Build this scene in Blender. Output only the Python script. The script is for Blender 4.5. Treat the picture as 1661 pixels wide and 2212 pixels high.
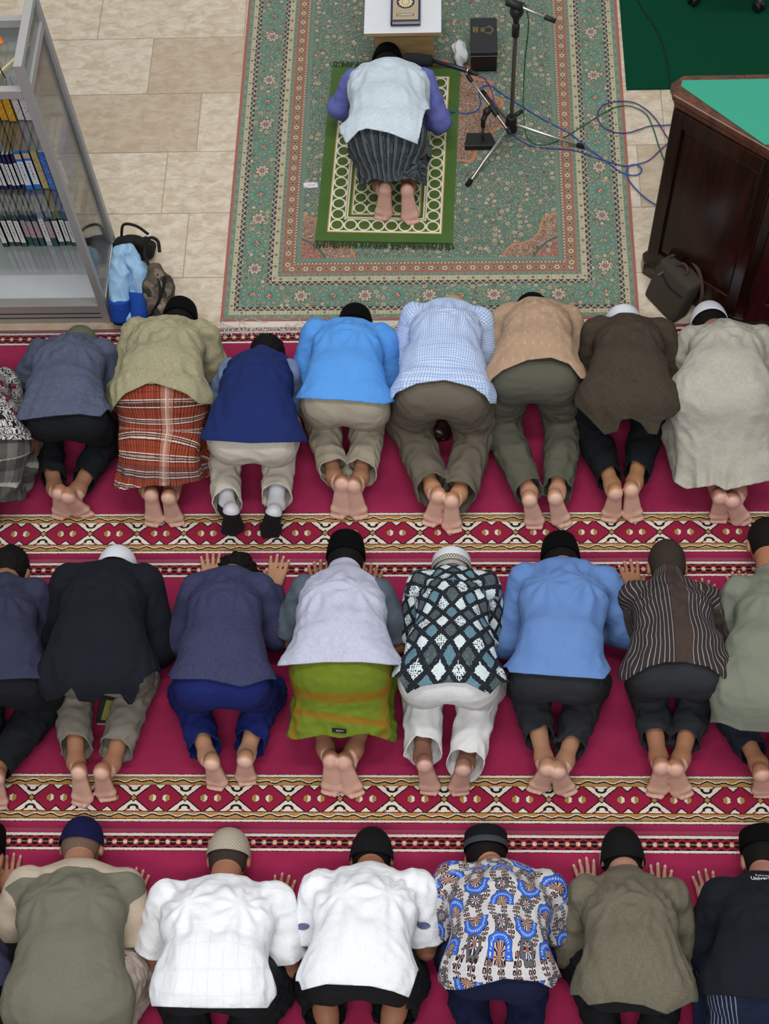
import bpy, bmesh, math, random
import numpy as np
from mathutils import Matrix, Vector

for _o in list(bpy.data.objects):
    bpy.data.objects.remove(_o, do_unlink=True)
scene = bpy.context.scene
COL = scene.collection
random.seed(7)

# ------------------------------------------------------------------ camera
# measured from the photograph (1661 x 2212): focal length in pixels, principal
# point, vanishing points of the carpet rows and of the plumb direction
CAM_H, FPX, PPX, PPY = 5.8, 3194.0, 830.5, 1106.0
_v3, _ny = (-71000.0, 294.0), 1700.0
_X = -np.array([_v3[0], _v3[1], FPX]); _X /= np.linalg.norm(_X)
_D = np.array([(-FPX * FPX - _v3[1] * _ny) / _v3[0], _ny, FPX]); _D /= np.linalg.norm(_D)
_Z = -_D
_Y = np.cross(_Z, _X)
if _Y[1] > 0:
    _Y = -_Y
RW = np.stack([_X, _Y, _Z])          # world = RW @ camera (right, down, forward)
CPOS = np.array([0.0, 0.0, CAM_H])

def G(x, y, z=0.0):
    """point of the photograph's ray at height z"""
    d = RW @ np.array([x - PPX, y - PPY, FPX])
    return CPOS + d * ((z - CAM_H) / d[2])

cam_d = bpy.data.cameras.new('camera')
cam = bpy.data.objects.new('camera', cam_d)
COL.objects.link(cam)
cam_d.sensor_fit = 'HORIZONTAL'
cam_d.sensor_width = 36.0
cam_d.lens = FPX / 1661.0 * 36.0
cam_d.clip_end = 100
_r = RW @ np.array([1, 0, 0]); _u = RW @ np.array([0, -1, 0]); _b = RW @ np.array([0, 0, -1])
cam.matrix_world = Matrix(((_r[0], _u[0], _b[0], 0), (_r[1], _u[1], _b[1], 0), (_r[2], _u[2], _b[2], CAM_H), (0, 0, 0, 1)))
scene.camera = cam

# ------------------------------------------------------------------ light
world = bpy.data.worlds.new('hall_light'); scene.world = world
world.use_nodes = True
world.node_tree.nodes['Background'].inputs['Color'].default_value = (0.92, 0.96, 1.0, 1)
world.node_tree.nodes['Background'].inputs['Strength'].default_value = 0.44
def area(name, loc, size, power, color=(1, 0.98, 0.95)):
    l = bpy.data.lights.new(name, 'AREA'); l.shape = 'RECTANGLE'
    l.size, l.size_y = size; l.energy = power; l.color = color
    o = bpy.data.objects.new(name, l); COL.objects.link(o); o.location = loc
    return o
# rows of ceiling tube fittings over the hall
area('ceiling_light_near', (-0.4, -1.2, 7.2), (5.0, 0.8), 240)
area('ceiling_light_mid', (0.4, 2.6, 7.6), (4.0, 0.6), 150)
area('ceiling_light_far', (-0.4, 6.4, 7.6), (4.0, 0.6), 150)
scene.view_settings.view_transform = 'Standard'
scene.view_settings.look = 'None'
scene.view_settings.exposure = 0.0
scene.view_settings.gamma = 1.0
scene.view_settings.use_curve_mapping = False

# ------------------------------------------------------------------ helpers
def srgb(r, g, b):
    f = lambda c: (c / 255.0) / 12.92 if c <= 10 else (((c / 255.0) + 0.055) / 1.055) ** 2.4
    return (f(r), f(g), f(b), 1.0)

def new_mesh(name, V, T, uv=None, smooth=True, attrs=None):
    """mesh from numpy vertices and a list of index arrays (triangles, quads)"""
    me = bpy.data.meshes.new(name)
    if not isinstance(T, (list, tuple)):
        T = [T]
    T = [np.asarray(t, np.int32) for t in T if len(t)]
    V = np.asarray(V, np.float32)
    me.vertices.add(len(V)); me.vertices.foreach_set('co', V.ravel())
    nl = sum(t.size for t in T); npoly = sum(len(t) for t in T)
    loops = np.concatenate([t.ravel() for t in T])
    tot = np.concatenate([np.full(len(t), t.shape[1], np.int32) for t in T])
    start = np.concatenate([[0], np.cumsum(tot)[:-1]]).astype(np.int32)
    me.loops.add(nl); me.loops.foreach_set('vertex_index', loops)
    me.polygons.add(npoly); me.polygons.foreach_set('loop_start', start)
    me.polygons.foreach_set('use_smooth', np.full(npoly, smooth))
    me.update(calc_edges=True)
    if uv is not None:
        l = me.uv_layers.new(name='UVMap')
        l.data.foreach_set('uv', np.asarray(uv, np.float32)[loops].ravel())
    for k, a in (attrs or {}).items():
        at = me.attributes.new(k, 'FLOAT', 'POINT')
        at.data.foreach_set('value', np.asarray(a, np.float32))
    return me

def link(name, me, mat, parent=None, loc=None):
    o = bpy.data.objects.new(name, me); COL.objects.link(o)
    if mat is not None and me is not None and len(me.materials) == 0:
        me.materials.append(mat)
    if parent is not None:
        o.parent = parent
    if loc is not None:
        o.location = loc
    return o

def empty(name, loc=(0, 0, 0), rz=0.0):
    o = bpy.data.objects.new(name, None); COL.objects.link(o)
    o.location = loc; o.rotation_euler = (0, 0, rz); o.empty_display_size = 0.05
    return o

def tag(o, label=None, cat=None, group=None, kind=None):
    if label: o['label'] = label
    if cat: o['category'] = cat
    if group: o['group'] = group
    if kind: o['kind'] = kind
    return o

# ------------------------------------------------------------------ node expressions
class S:
    """a value socket with arithmetic that adds math nodes"""
    def __init__(s, nt, sock): s.nt, s.s = nt, sock
    def op(s, o, *a, clamp=False):
        n = s.nt.nodes.new('ShaderNodeMath'); n.operation = o; n.use_clamp = clamp
        s.nt.links.new(s.s, n.inputs[0])
        for i, x in enumerate(a):
            if isinstance(x, S): s.nt.links.new(x.s, n.inputs[i + 1])
            else: n.inputs[i + 1].default_value = float(x)
        return S(s.nt, n.outputs[0])
    def __add__(s, o): return s.op('ADD', o)
    __radd__ = __add__
    def __sub__(s, o): return s.op('SUBTRACT', o)
    def __rsub__(s, o): return s.op('MULTIPLY', -1.0).op('ADD', o)
    def __mul__(s, o): return s.op('MULTIPLY', o)
    __rmul__ = __mul__
    def __truediv__(s, o): return s.op('DIVIDE', o)
    def __lt__(s, o): return s.op('LESS_THAN', o)
    def __gt__(s, o): return s.op('GREATER_THAN', o)
    def __and__(s, o): return s.op('MULTIPLY', o)
    def __or__(s, o): return s.op('MAXIMUM', o)
    def abs(s): return s.op('ABSOLUTE')
    def sin(s): return s.op('SINE')
    def cos(s): return s.op('COSINE')
    def sqrt(s): return s.op('SQRT')
    def fr(s): return s.op('FRACT')
    def fl(s): return s.op('FLOOR')
    def mn(s, o): return s.op('MINIMUM', o)
    def mx(s, o): return s.op('MAXIMUM', o)
    def pp(s, o): return s.op('PINGPONG', o)
    def mod(s, o): return s.op('FLOORED_MODULO', o)
    def inv(s): return 1.0 - s
    def band(s, a, b): return (s > a) & (s < b)
    def tri(s, per):
        """triangle wave 0..1 with period per, 0 at multiples of per"""
        return s.op('PINGPONG', per / 2.0) * (2.0 / per)
    def ss(s, a, b):
        n = s.nt.nodes.new('ShaderNodeMapRange'); n.interpolation_type = 'SMOOTHSTEP'
        s.nt.links.new(s.s, n.inputs[0])
        n.inputs[1].default_value = a; n.inputs[2].default_value = b
        return S(s.nt, n.outputs[0])

class Mat:
    def __init__(s, name, rough=0.8, spec=0.3):
        s.m = bpy.data.materials.new(name); s.m.use_nodes = True
        s.nt = s.m.node_tree; s.b = s.nt.nodes['Principled BSDF']
        s.b.inputs['Roughness'].default_value = rough
        s.b.inputs['Specular IOR Level'].default_value = spec
        s._tc = None
    def n(s, t): return s.nt.nodes.new(t)
    def l(s, a, b): s.nt.links.new(a, b)
    def coord(s, which='Object'):
        if s._tc is None: s._tc = s.n('ShaderNodeTexCoord')
        return s._tc.outputs[which]
    def xyz(s, sock):
        n = s.n('ShaderNodeSeparateXYZ'); s.l(sock, n.inputs[0])
        return [S(s.nt, o) for o in n.outputs]
    def vec(s, x, y, z=0.0):
        n = s.n('ShaderNodeCombineXYZ')
        for i, v in enumerate((x, y, z)):
            if isinstance(v, S): s.l(v.s, n.inputs[i])
            else: n.inputs[i].default_value = v
        return n.outputs[0]
    def noise(s, vec, scale, detail=2.0, rough=0.5, dist=0.0, color=False):
        n = s.n('ShaderNodeTexNoise'); s.l(vec, n.inputs['Vector'])
        n.inputs['Scale'].default_value = scale; n.inputs['Detail'].default_value = detail
        n.inputs['Roughness'].default_value = rough; n.inputs['Distortion'].default_value = dist
        return n.outputs['Color'] if color else S(s.nt, n.outputs['Fac'])
    def voro(s, vec, scale, feature='F1', rnd=1.0, out='Distance'):
        n = s.n('ShaderNodeTexVoronoi'); n.feature = feature; s.l(vec, n.inputs['Vector'])
        n.inputs['Scale'].default_value = scale; n.inputs['Randomness'].default_value = rnd
        o = n.outputs[out]
        return S(s.nt, o) if out == 'Distance' else o
    def attr(s, name):
        n = s.n('ShaderNodeAttribute'); n.attribute_name = name
        return S(s.nt, n.outputs['Fac'])
    def col(s, c):
        n = s.n('ShaderNodeRGB'); n.outputs[0].default_value = c if len(c) == 4 else (*c, 1); return n.outputs[0]
    def mix(s, fac, a, b, mode='MIX'):
        n = s.n('ShaderNodeMix'); n.data_type = 'RGBA'; n.blend_type = mode
        if isinstance(fac, S): s.l(fac.s, n.inputs[0])
        else: n.inputs[0].default_value = fac
        for i, c in ((6, a), (7, b)):
            if isinstance(c, tuple): n.inputs[i].default_value = c if len(c) == 4 else (*c, 1)
            else: s.l(c, n.inputs[i])
        return n.outputs[2]
    def layers(s, base, *pairs):
        c = base
        for mask, colr in pairs: c = s.mix(mask, c, colr)
        return c
    def out(s, colr):
        if isinstance(colr, tuple): s.b.inputs['Base Color'].default_value = colr
        else: s.l(colr, s.b.inputs['Base Color'])
        return s
    def bump(s, h, strength=0.3, dist=0.002):
        n = s.n('ShaderNodeBump'); s.l(h.s, n.inputs['Height'])
        n.inputs['Strength'].default_value = strength; n.inputs['Distance'].default_value = dist
        s.l(n.outputs[0], s.b.inputs['Normal']); return s

def vary(m, colr, amt=0.12, scale=9.0, vec=None):
    """gentle unevenness of a colour (dye, wear)"""
    v = vec if vec is not None else m.coord('Object')
    f = m.noise(v, scale, 3, 0.6)
    k = f * (2 * amt) + (1.0 - amt)
    n = m.n('ShaderNodeMix'); n.data_type = 'RGBA'; n.blend_type = 'MULTIPLY'; n.inputs[0].default_value = 1
    if isinstance(colr, tuple): n.inputs[6].default_value = colr
    else: m.l(colr, n.inputs[6])
    g = m.n('ShaderNodeCombineColor')
    for i in range(3): m.l(k.s, g.inputs[i])
    m.l(g.outputs[0], n.inputs[7])
    return n.outputs[2]

def plain(name, c, rough=0.5, spec=0.4, metal=0.0, amt=0.06, scale=14.0, bump=0.0):
    m = Mat(name, rough, spec); m.b.inputs['Metallic'].default_value = metal
    m.out(vary(m, c, amt, scale))
    if bump: m.bump(m.noise(m.coord('Object'), 60, 4), bump)
    return m.m
# ------------------------------------------------------------------ implicit surfaces
def nrm(v):
    v = np.asarray(v, float); return v / (np.linalg.norm(v) + 1e-12)

def smin(a, b, k):
    h = np.clip(0.5 + 0.5 * (b - a) / k, 0, 1)
    return b * (1 - h) + a * h - k * h * (1 - h)

class Rc:            # tapered round limb
    def __init__(s, p0, p1, r0, r1):
        s.p0, s.p1, s.r0, s.r1 = np.asarray(p0, float), np.asarray(p1, float), r0, r1
        r = max(r0, r1); s.lo = np.minimum(s.p0, s.p1) - r; s.hi = np.maximum(s.p0, s.p1) + r
    def __call__(s, X, Y, Z):
        d = s.p1 - s.p0; L = d @ d + 1e-12
        x, y, z = X - s.p0[0], Y - s.p0[1], Z - s.p0[2]
        t = np.clip((x * d[0] + y * d[1] + z * d[2]) / L, 0, 1)
        return np.sqrt((x - t * d[0]) ** 2 + (y - t * d[1]) ** 2 + (z - t * d[2]) ** 2) - (s.r0 + (s.r1 - s.r0) * t)

class Ec:            # tapered limb of oval section: half width a (along lat), half depth b
    def __init__(s, p0, p1, a0, a1, b0, b1, lat):
        s.p0, s.p1 = np.asarray(p0, float), np.asarray(p1, float)
        s.a0, s.a1, s.b0, s.b1 = a0, a1, b0, b1
        s.d = nrm(s.p1 - s.p0); s.lat = nrm(np.asarray(lat) - s.d * (np.asarray(lat) @ s.d)); s.n = np.cross(s.lat, s.d)
        r = max(a0, a1, b0, b1); s.lo = np.minimum(s.p0, s.p1) - r; s.hi = np.maximum(s.p0, s.p1) + r
    def __call__(s, X, Y, Z):
        L = np.linalg.norm(s.p1 - s.p0)
        x, y, z = X - s.p0[0], Y - s.p0[1], Z - s.p0[2]
        w = x * s.d[0] + y * s.d[1] + z * s.d[2]
        u = x * s.lat[0] + y * s.lat[1] + z * s.lat[2]
        v = x * s.n[0] + y * s.n[1] + z * s.n[2]
        t = np.clip(w / L, 0, 1); w = w - t * L
        a = s.a0 + (s.a1 - s.a0) * t; b = s.b0 + (s.b1 - s.b0) * t
        k0 = np.sqrt((u / a) ** 2 + (v / b) ** 2 + (w / b) ** 2) + 1e-9
        k1 = np.sqrt((u / a ** 2) ** 2 + (v / b ** 2) ** 2 + (w / b ** 2) ** 2) + 1e-9
        return k0 * (k0 - 1) / k1

class El:            # ellipsoid with axes rows A and radii r
    def __init__(s, c, A, r):
        s.c, s.A, s.r = np.asarray(c, float), np.asarray(A, float), r
        m = max(r); s.lo = s.c - m; s.hi = s.c + m
    def __call__(s, X, Y, Z):
        x, y, z = X - s.c[0], Y - s.c[1], Z - s.c[2]
        q = [x * a[0] + y * a[1] + z * a[2] for a in s.A]
        k0 = np.sqrt(sum((v / r) ** 2 for v, r in zip(q, s.r))) + 1e-9
        k1 = np.sqrt(sum((v / r ** 2) ** 2 for v, r in zip(q, s.r))) + 1e-9
        return k0 * (k0 - 1) / k1

class Field:
    def __init__(s, ax, ay, az):
        s.ax = [np.asarray(a, np.float32) for a in (ax, ay, az)]
        s.F = np.full([len(a) for a in s.ax], 0.5, np.float32)
    def add(s, prim, k=0.02, off=0.0):
        m = k + abs(off) + 0.02; sl = []
        for i in range(3):
            a = np.searchsorted(s.ax[i], prim.lo[i] - m); b = np.searchsorted(s.ax[i], prim.hi[i] + m)
            if b <= a: return
            sl.append(slice(a, b))
        X, Y, Z = s.ax[0][sl[0]][:, None, None], s.ax[1][sl[1]][None, :, None], s.ax[2][sl[2]][None, None, :]
        d = (prim(X, Y, Z) - off).astype(np.float32)
        s.F[tuple(sl)] = smin(s.F[tuple(sl)], d, k)
    def cut_floor(s, z):
        s.F = np.maximum(s.F, (z - s.ax[2])[None, None, :])
    def mesh(s):
        return surface_nets(s.F, s.ax)

def surface_nets(F, ax):
    F = F.copy()
    for a in range(3):                       # closed at the box
        i = [slice(None)] * 3; i[a] = 0; F[tuple(i)] = 0.5; i[a] = -1; F[tuple(i)] = 0.5
    ins = F < 0
    c = np.zeros([n - 1 for n in F.shape], np.uint8)
    for i in (0, 1):
        for j in (0, 1):
            for k in (0, 1):
                c += ins[i:F.shape[0] - 1 + i, j:F.shape[1] - 1 + j, k:F.shape[2] - 1 + k]
    act = np.argwhere((c > 0) & (c < 8))
    idx = np.full(c.shape, -1, np.int32); idx[tuple(act.T)] = np.arange(len(act))
    acc = np.zeros((len(act), 3)); cnt = np.zeros(len(act))
    off = [(i, j, k) for i in (0, 1) for j in (0, 1) for k in (0, 1)]
    val = {o: F[act[:, 0] + o[0], act[:, 1] + o[1], act[:, 2] + o[2]] for o in off}
    pos = {o: np.stack([ax[d][act[:, d] + o[d]] for d in range(3)], 1) for o in off}
    for o in off:
        for d in range(3):
            if o[d]: continue
            q = list(o); q[d] = 1; q = tuple(q)
            a, b = val[o], val[q]; m = (a < 0) != (b < 0)
            t = np.where(m, a / np.where(m, a - b, 1), 0)[:, None]
            acc += np.where(m[:, None], pos[o] + (pos[q] - pos[o]) * t, 0); cnt += m
    V = acc / np.maximum(cnt, 1)[:, None]
    Q = []
    for d in range(3):
        e = [slice(None)] * 3; f = [slice(None)] * 3
        e[d] = slice(0, -1); f[d] = slice(1, None)
        A, B = ins[tuple(e)], ins[tuple(f)]
        P = np.argwhere(A != B)
        u, v = (d + 1) % 3, (d + 2) % 3
        P = P[(P[:, u] > 0) & (P[:, v] > 0) & (P[:, u] < F.shape[u] - 1) & (P[:, v] < F.shape[v] - 1)]
        if not len(P): continue
        flip = A[tuple(P.T)]
        q = []
        for du, dv in ((1, 1), (0, 1), (0, 0), (1, 0)):
            r = P.copy(); r[:, u] -= du; r[:, v] -= dv
            q.append(idx[tuple(r.T)])
        q = np.stack(q, 1)
        q = np.where(flip[:, None], q, q[:, ::-1])
        Q.append(q)
    return V, np.concatenate(Q)

def tris(Q):
    return np.concatenate([Q[:, [0, 1, 2]], Q[:, [0, 2, 3]]]) if Q.shape[1] == 4 else Q

def relax(V, T, n=1, f=0.5):
    E = np.concatenate([T[:, [i, (i + 1) % T.shape[1]]] for i in range(T.shape[1])])
    E = np.concatenate([E, E[:, ::-1]])
    deg = np.bincount(E[:, 0], minlength=len(V))[:, None]
    for _ in range(n):
        A = np.stack([np.bincount(E[:, 0], weights=V[E[:, 1], d], minlength=len(V)) for d in range(3)], 1)
        V = V + f * (A / np.maximum(deg, 1) - V)
    return V

def vnormals(V, T):
    n = np.zeros_like(V)
    fn = np.cross(V[T[:, 1]] - V[T[:, 0]], V[T[:, 2]] - V[T[:, 0]])
    for i in range(T.shape[1]):
        for d in range(3):
            n[:, d] += np.bincount(T[:, i], weights=fn[:, d], minlength=len(V))
    return n / (np.linalg.norm(n, axis=1)[:, None] + 1e-12)

def clip(V, T, g):
    """keep the part of a triangle mesh where g > 0, cut along g = 0"""
    T = tris(T); pos = g > 0; n = pos[T].sum(1)
    keep = T[n == 3]
    mixd = T[(n == 1) | (n == 2)]
    if len(mixd):
        pm = pos[mixd]; one = np.where((pm.sum(1) == 1)[:, None], pm, ~pm)
        k = one.argmax(1); r = np.arange(len(mixd))
        a, b, c = mixd[r, k], mixd[r, (k + 1) % 3], mixd[r, (k + 2) % 3]
        e = np.concatenate([np.stack([a, b], 1), np.stack([a, c], 1)])
        es = np.sort(e, 1); key = es[:, 0].astype(np.int64) * len(V) + es[:, 1]
        uk, inv = np.unique(key, return_inverse=True)
        i0, i1 = uk // len(V), uk % len(V)
        t = (g[i0] / (g[i0] - g[i1] + 1e-15))[:, None]
        NV = V[i0] + (V[i1] - V[i0]) * np.clip(t, 0.02, 0.98)
        ab = inv[:len(mixd)] + len(V); ac = inv[len(mixd):] + len(V)
        V = np.concatenate([V, NV])
        o = pos[a]
        keep = np.concatenate([keep, np.stack([a, ab, ac], 1)[o], np.stack([ab, b, c], 1)[~o], np.stack([ab, c, ac], 1)[~o]])
    used = np.unique(keep); m = np.full(len(V), -1); m[used] = np.arange(len(used))
    return V[used], m[keep]

def wav(P, seed, wl, stretch=(1, 1, 1), n=5):
    """smooth random waves, about -1..1"""
    r = np.random.RandomState(seed); P = P / np.asarray(stretch); a = np.zeros(len(P))
    for _ in range(n):
        k = r.normal(size=3); k *= (2 * np.pi / wl) / np.linalg.norm(k) * r.uniform(0.7, 1.4)
        k2 = r.normal(size=3); k2 *= (2 * np.pi / (wl * 2.2)) / np.linalg.norm(k2)
        a += np.sin(P @ k + r.uniform(0, 6.3) + 1.3 * np.sin(P @ k2 + r.uniform(0, 6.3)))
    return a / (n ** 0.5 * 1.1)

def segd(P, a, b):
    d = b - a; t = np.clip((P - a) @ d / (d @ d), 0, 1)
    return np.linalg.norm(P - a - t[:, None] * d, axis=1), t

def sstep(x, a, b):
    t = np.clip((x - a) / (b - a), 0, 1); return t * t * (3 - 2 * t)
# ------------------------------------------------------------------ people
def axis(lo, hi, fine, hf, hc):
    """grid line positions, fine inside the given ranges"""
    out = [lo]
    while out[-1] < hi:
        x = out[-1]; f = any(a <= x <= b for a, b in fine)
        out.append(x + (hf if f else hc))
    return np.array(out)

_skin_cache = {}
def skin_mat(c):
    key = tuple(c)
    if key not in _skin_cache:
        m = Mat('skin', 0.55, 0.35)
        base = vary(m, srgb(*c), 0.10, 18)
        sole = m.attr('sole'); nail = m.attr('nail')
        col = m.mix(sole * 0.92, base, srgb(c[0] * .28 + 180, c[1] * .4 + 136, c[2] * .45 + 124))
        f = m.noise(m.coord('Object'), 38, 3, 0.6).ss(0.45, 0.7) & sole
        col = m.mix(f * 0.22, col, srgb(216, 140, 128))
        col = m.mix(nail * 0.7, col, srgb(226, 186, 176))
        m.out(col)
        m.bump(m.noise(m.coord('Object'), 140, 3), 0.12, 0.002)
        m.b.inputs['Subsurface Weight'].default_value = 0.08
        m.b.inputs['Subsurface Radius'].default_value = (0.01, 0.004, 0.002)
        _skin_cache[key] = m.m
    return _skin_cache[key]

def head_frame(yaw, alpha):
    u = np.array([math.sin(yaw) * math.cos(alpha), math.cos(yaw) * math.cos(alpha), -math.sin(alpha)])
    w = nrm(np.array([0, 0, -1.0]) - u * (-u[2])); lat = np.cross(w, u)
    return np.stack([lat, u, w])

def lathe_cap(rings, nseg, A, c, wob=None):
    """oval cap: rings of (half width, half depth, height along the crown axis)"""
    V, Q = [], []
    th = np.linspace(0, 2 * np.pi, nseg, endpoint=False)
    for k, (a, b, h) in enumerate(rings):
        p = np.stack([a * np.cos(th), np.full(nseg, h), b * np.sin(th)], 1)
        if wob is not None: p[:, 1] += wob(th, k)
        V.append(p @ A + c)
    n = len(rings)
    for k in range(n - 1):
        for i in range(nseg):
            j = (i + 1) % nseg
            Q.append((k * nseg + i, (k + 1) * nseg + i, (k + 1) * nseg + j, k * nseg + j))
    V = np.concatenate(V + [np.array([[0, rings[-1][2], 0]]) @ A + c])
    t = [(len(V) - 1, (n - 1) * nseg + (i + 1) % nseg, (n - 1) * nseg + i) for i in range(nseg)]
    uv = np.concatenate([np.stack([th / (2 * np.pi), np.full(nseg, k / n)], 1) for k in range(n)] + [np.array([[0.5, 1.0]])])
    return V, [np.array(t), np.array(Q)], uv

def make_cap(kind, mat, A, c, parent, O, band_mat=None):
    if kind == 'songkok':        # tall oval cap, flat creased crown
        rings = [(.082, .100, -.006), (.0835, .1015, .0), (.0815, .0995, .03), (.0765, .094, .062), (.0705, .087, .090), (.0685, .085, .0925), (.064, .080, .0935), (.05, .066, .0925), (.03, .05, .086)]
        shift = .012
    elif kind == 'low':          # shallow flat topped cap
        rings = [(.083, .101, -.004), (.084, .102, .0), (.083, .101, .03), (.081, .099, .058), (.076, .094, .066), (.06, .075, .068), (.03, .04, .069)]
        shift = .022
    else:                        # close fitting knitted or sewn dome
        rings = [(.0835, .1015, -.012), (.0845, .1025, -.004)]
        for k in range(1, 9):
            t = k / 8.5 * math.pi / 2
            rings.append((.083 * math.cos(t) ** .8, .101 * math.cos(t) ** .8, .102 * math.sin(t)))
        shift = -.014
    V, T, uv = lathe_cap(rings, 48, A, c + A[1] * shift)
    o = link('cap', new_mesh('cap', V - O, T, uv), mat, parent)
    sd = o.modifiers.new('thickness', 'SOLIDIFY'); sd.thickness = .002; sd.offset = -1
    if band_mat is not None:
        a, b, h0 = rings[1][0] + .0022, rings[1][1] + .0022, -.004
        V, T, uv = lathe_cap([(a, b, h0), (a, b, h0 + .024), (a - .006, b - .006, h0 + .026)], 48, A, c + A[1] * shift)
        link('cap_band', new_mesh('cap_band', V - O, [T[1]], uv), band_mat, o)
    return o

def cloth(name, V, T, uv, mat, parent, O, thick=.004, attrs=None):
    me = new_mesh(name, V - O, [T], uv, attrs=attrs)
    o = link(name, me, mat, parent)
    sd = o.modifiers.new('hem_thickness', 'SOLIDIFY'); sd.thickness = thick; sd.offset = -1; sd.use_rim_only = True
    return o

def rail(P, pts, lat):
    """coordinates of points along a polyline: (around, along) in metres"""
    C = [pts[0] * 2 - pts[1]] + list(pts) + [pts[-1] * 2 - pts[-2]]; fine = []
    for i in range(1, len(C) - 2):
        for t in np.arange(0, 1, .125):
            fine.append(.5 * (2 * C[i] + (C[i + 1] - C[i - 1]) * t + (2 * C[i - 1] - 5 * C[i] + 4 * C[i + 1] - C[i + 2]) * t * t + (3 * C[i] - C[i - 1] - 3 * C[i + 1] + C[i + 2]) * t ** 3))
    pts = fine + [pts[-1]]
    best = np.full(len(P), 1e9); u = np.zeros(len(P)); v = np.zeros(len(P)); s0 = 0
    for a, b in zip(pts[:-1], pts[1:]):
        d, t = segd(P, a, b); L = np.linalg.norm(b - a); dr = (b - a) / L
        w = t * L
        un = (P - a) @ dr
        w = np.where((t >= 1) & (b is pts[-1]), un, w); w = np.where((t <= 0) & (a is pts[0]), un, w)
        q = P - a - t[:, None] * (b - a)
        l = nrm(lat - dr * (lat @ dr)); n = np.cross(l, dr)
        if n[2] < 0: n = -n
        ang = np.arctan2(q @ l, q @ n + .05)
        m = d < best
        best = np.where(m, d, best); u = np.where(m, ang * .17, u); v = np.where(m, s0 + w, v); s0 += L
    return np.stack([u, v], 1)

def biggest(V, T, least):
    """drop scraps of fewer than `least` vertices left over by cutting"""
    lab = np.arange(len(V))
    E = np.concatenate([T[:, [0, 1]], T[:, [1, 2]], T[:, [2, 0]]])
    while True:
        m = np.minimum(lab[E[:, 0]], lab[E[:, 1]]); l2 = lab.copy()
        np.minimum.at(l2, E[:, 0], m); np.minimum.at(l2, E[:, 1], m); l2 = l2[l2]
        if (l2 == lab).all(): break
        lab = l2
    cnt = np.bincount(lab, minlength=len(V)); T = T[cnt[lab[T[:, 0]]] >= least]
    used = np.unique(T); mp = np.full(len(V), -1); mp[used] = np.arange(len(used))
    return V[used], mp[T]

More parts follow.
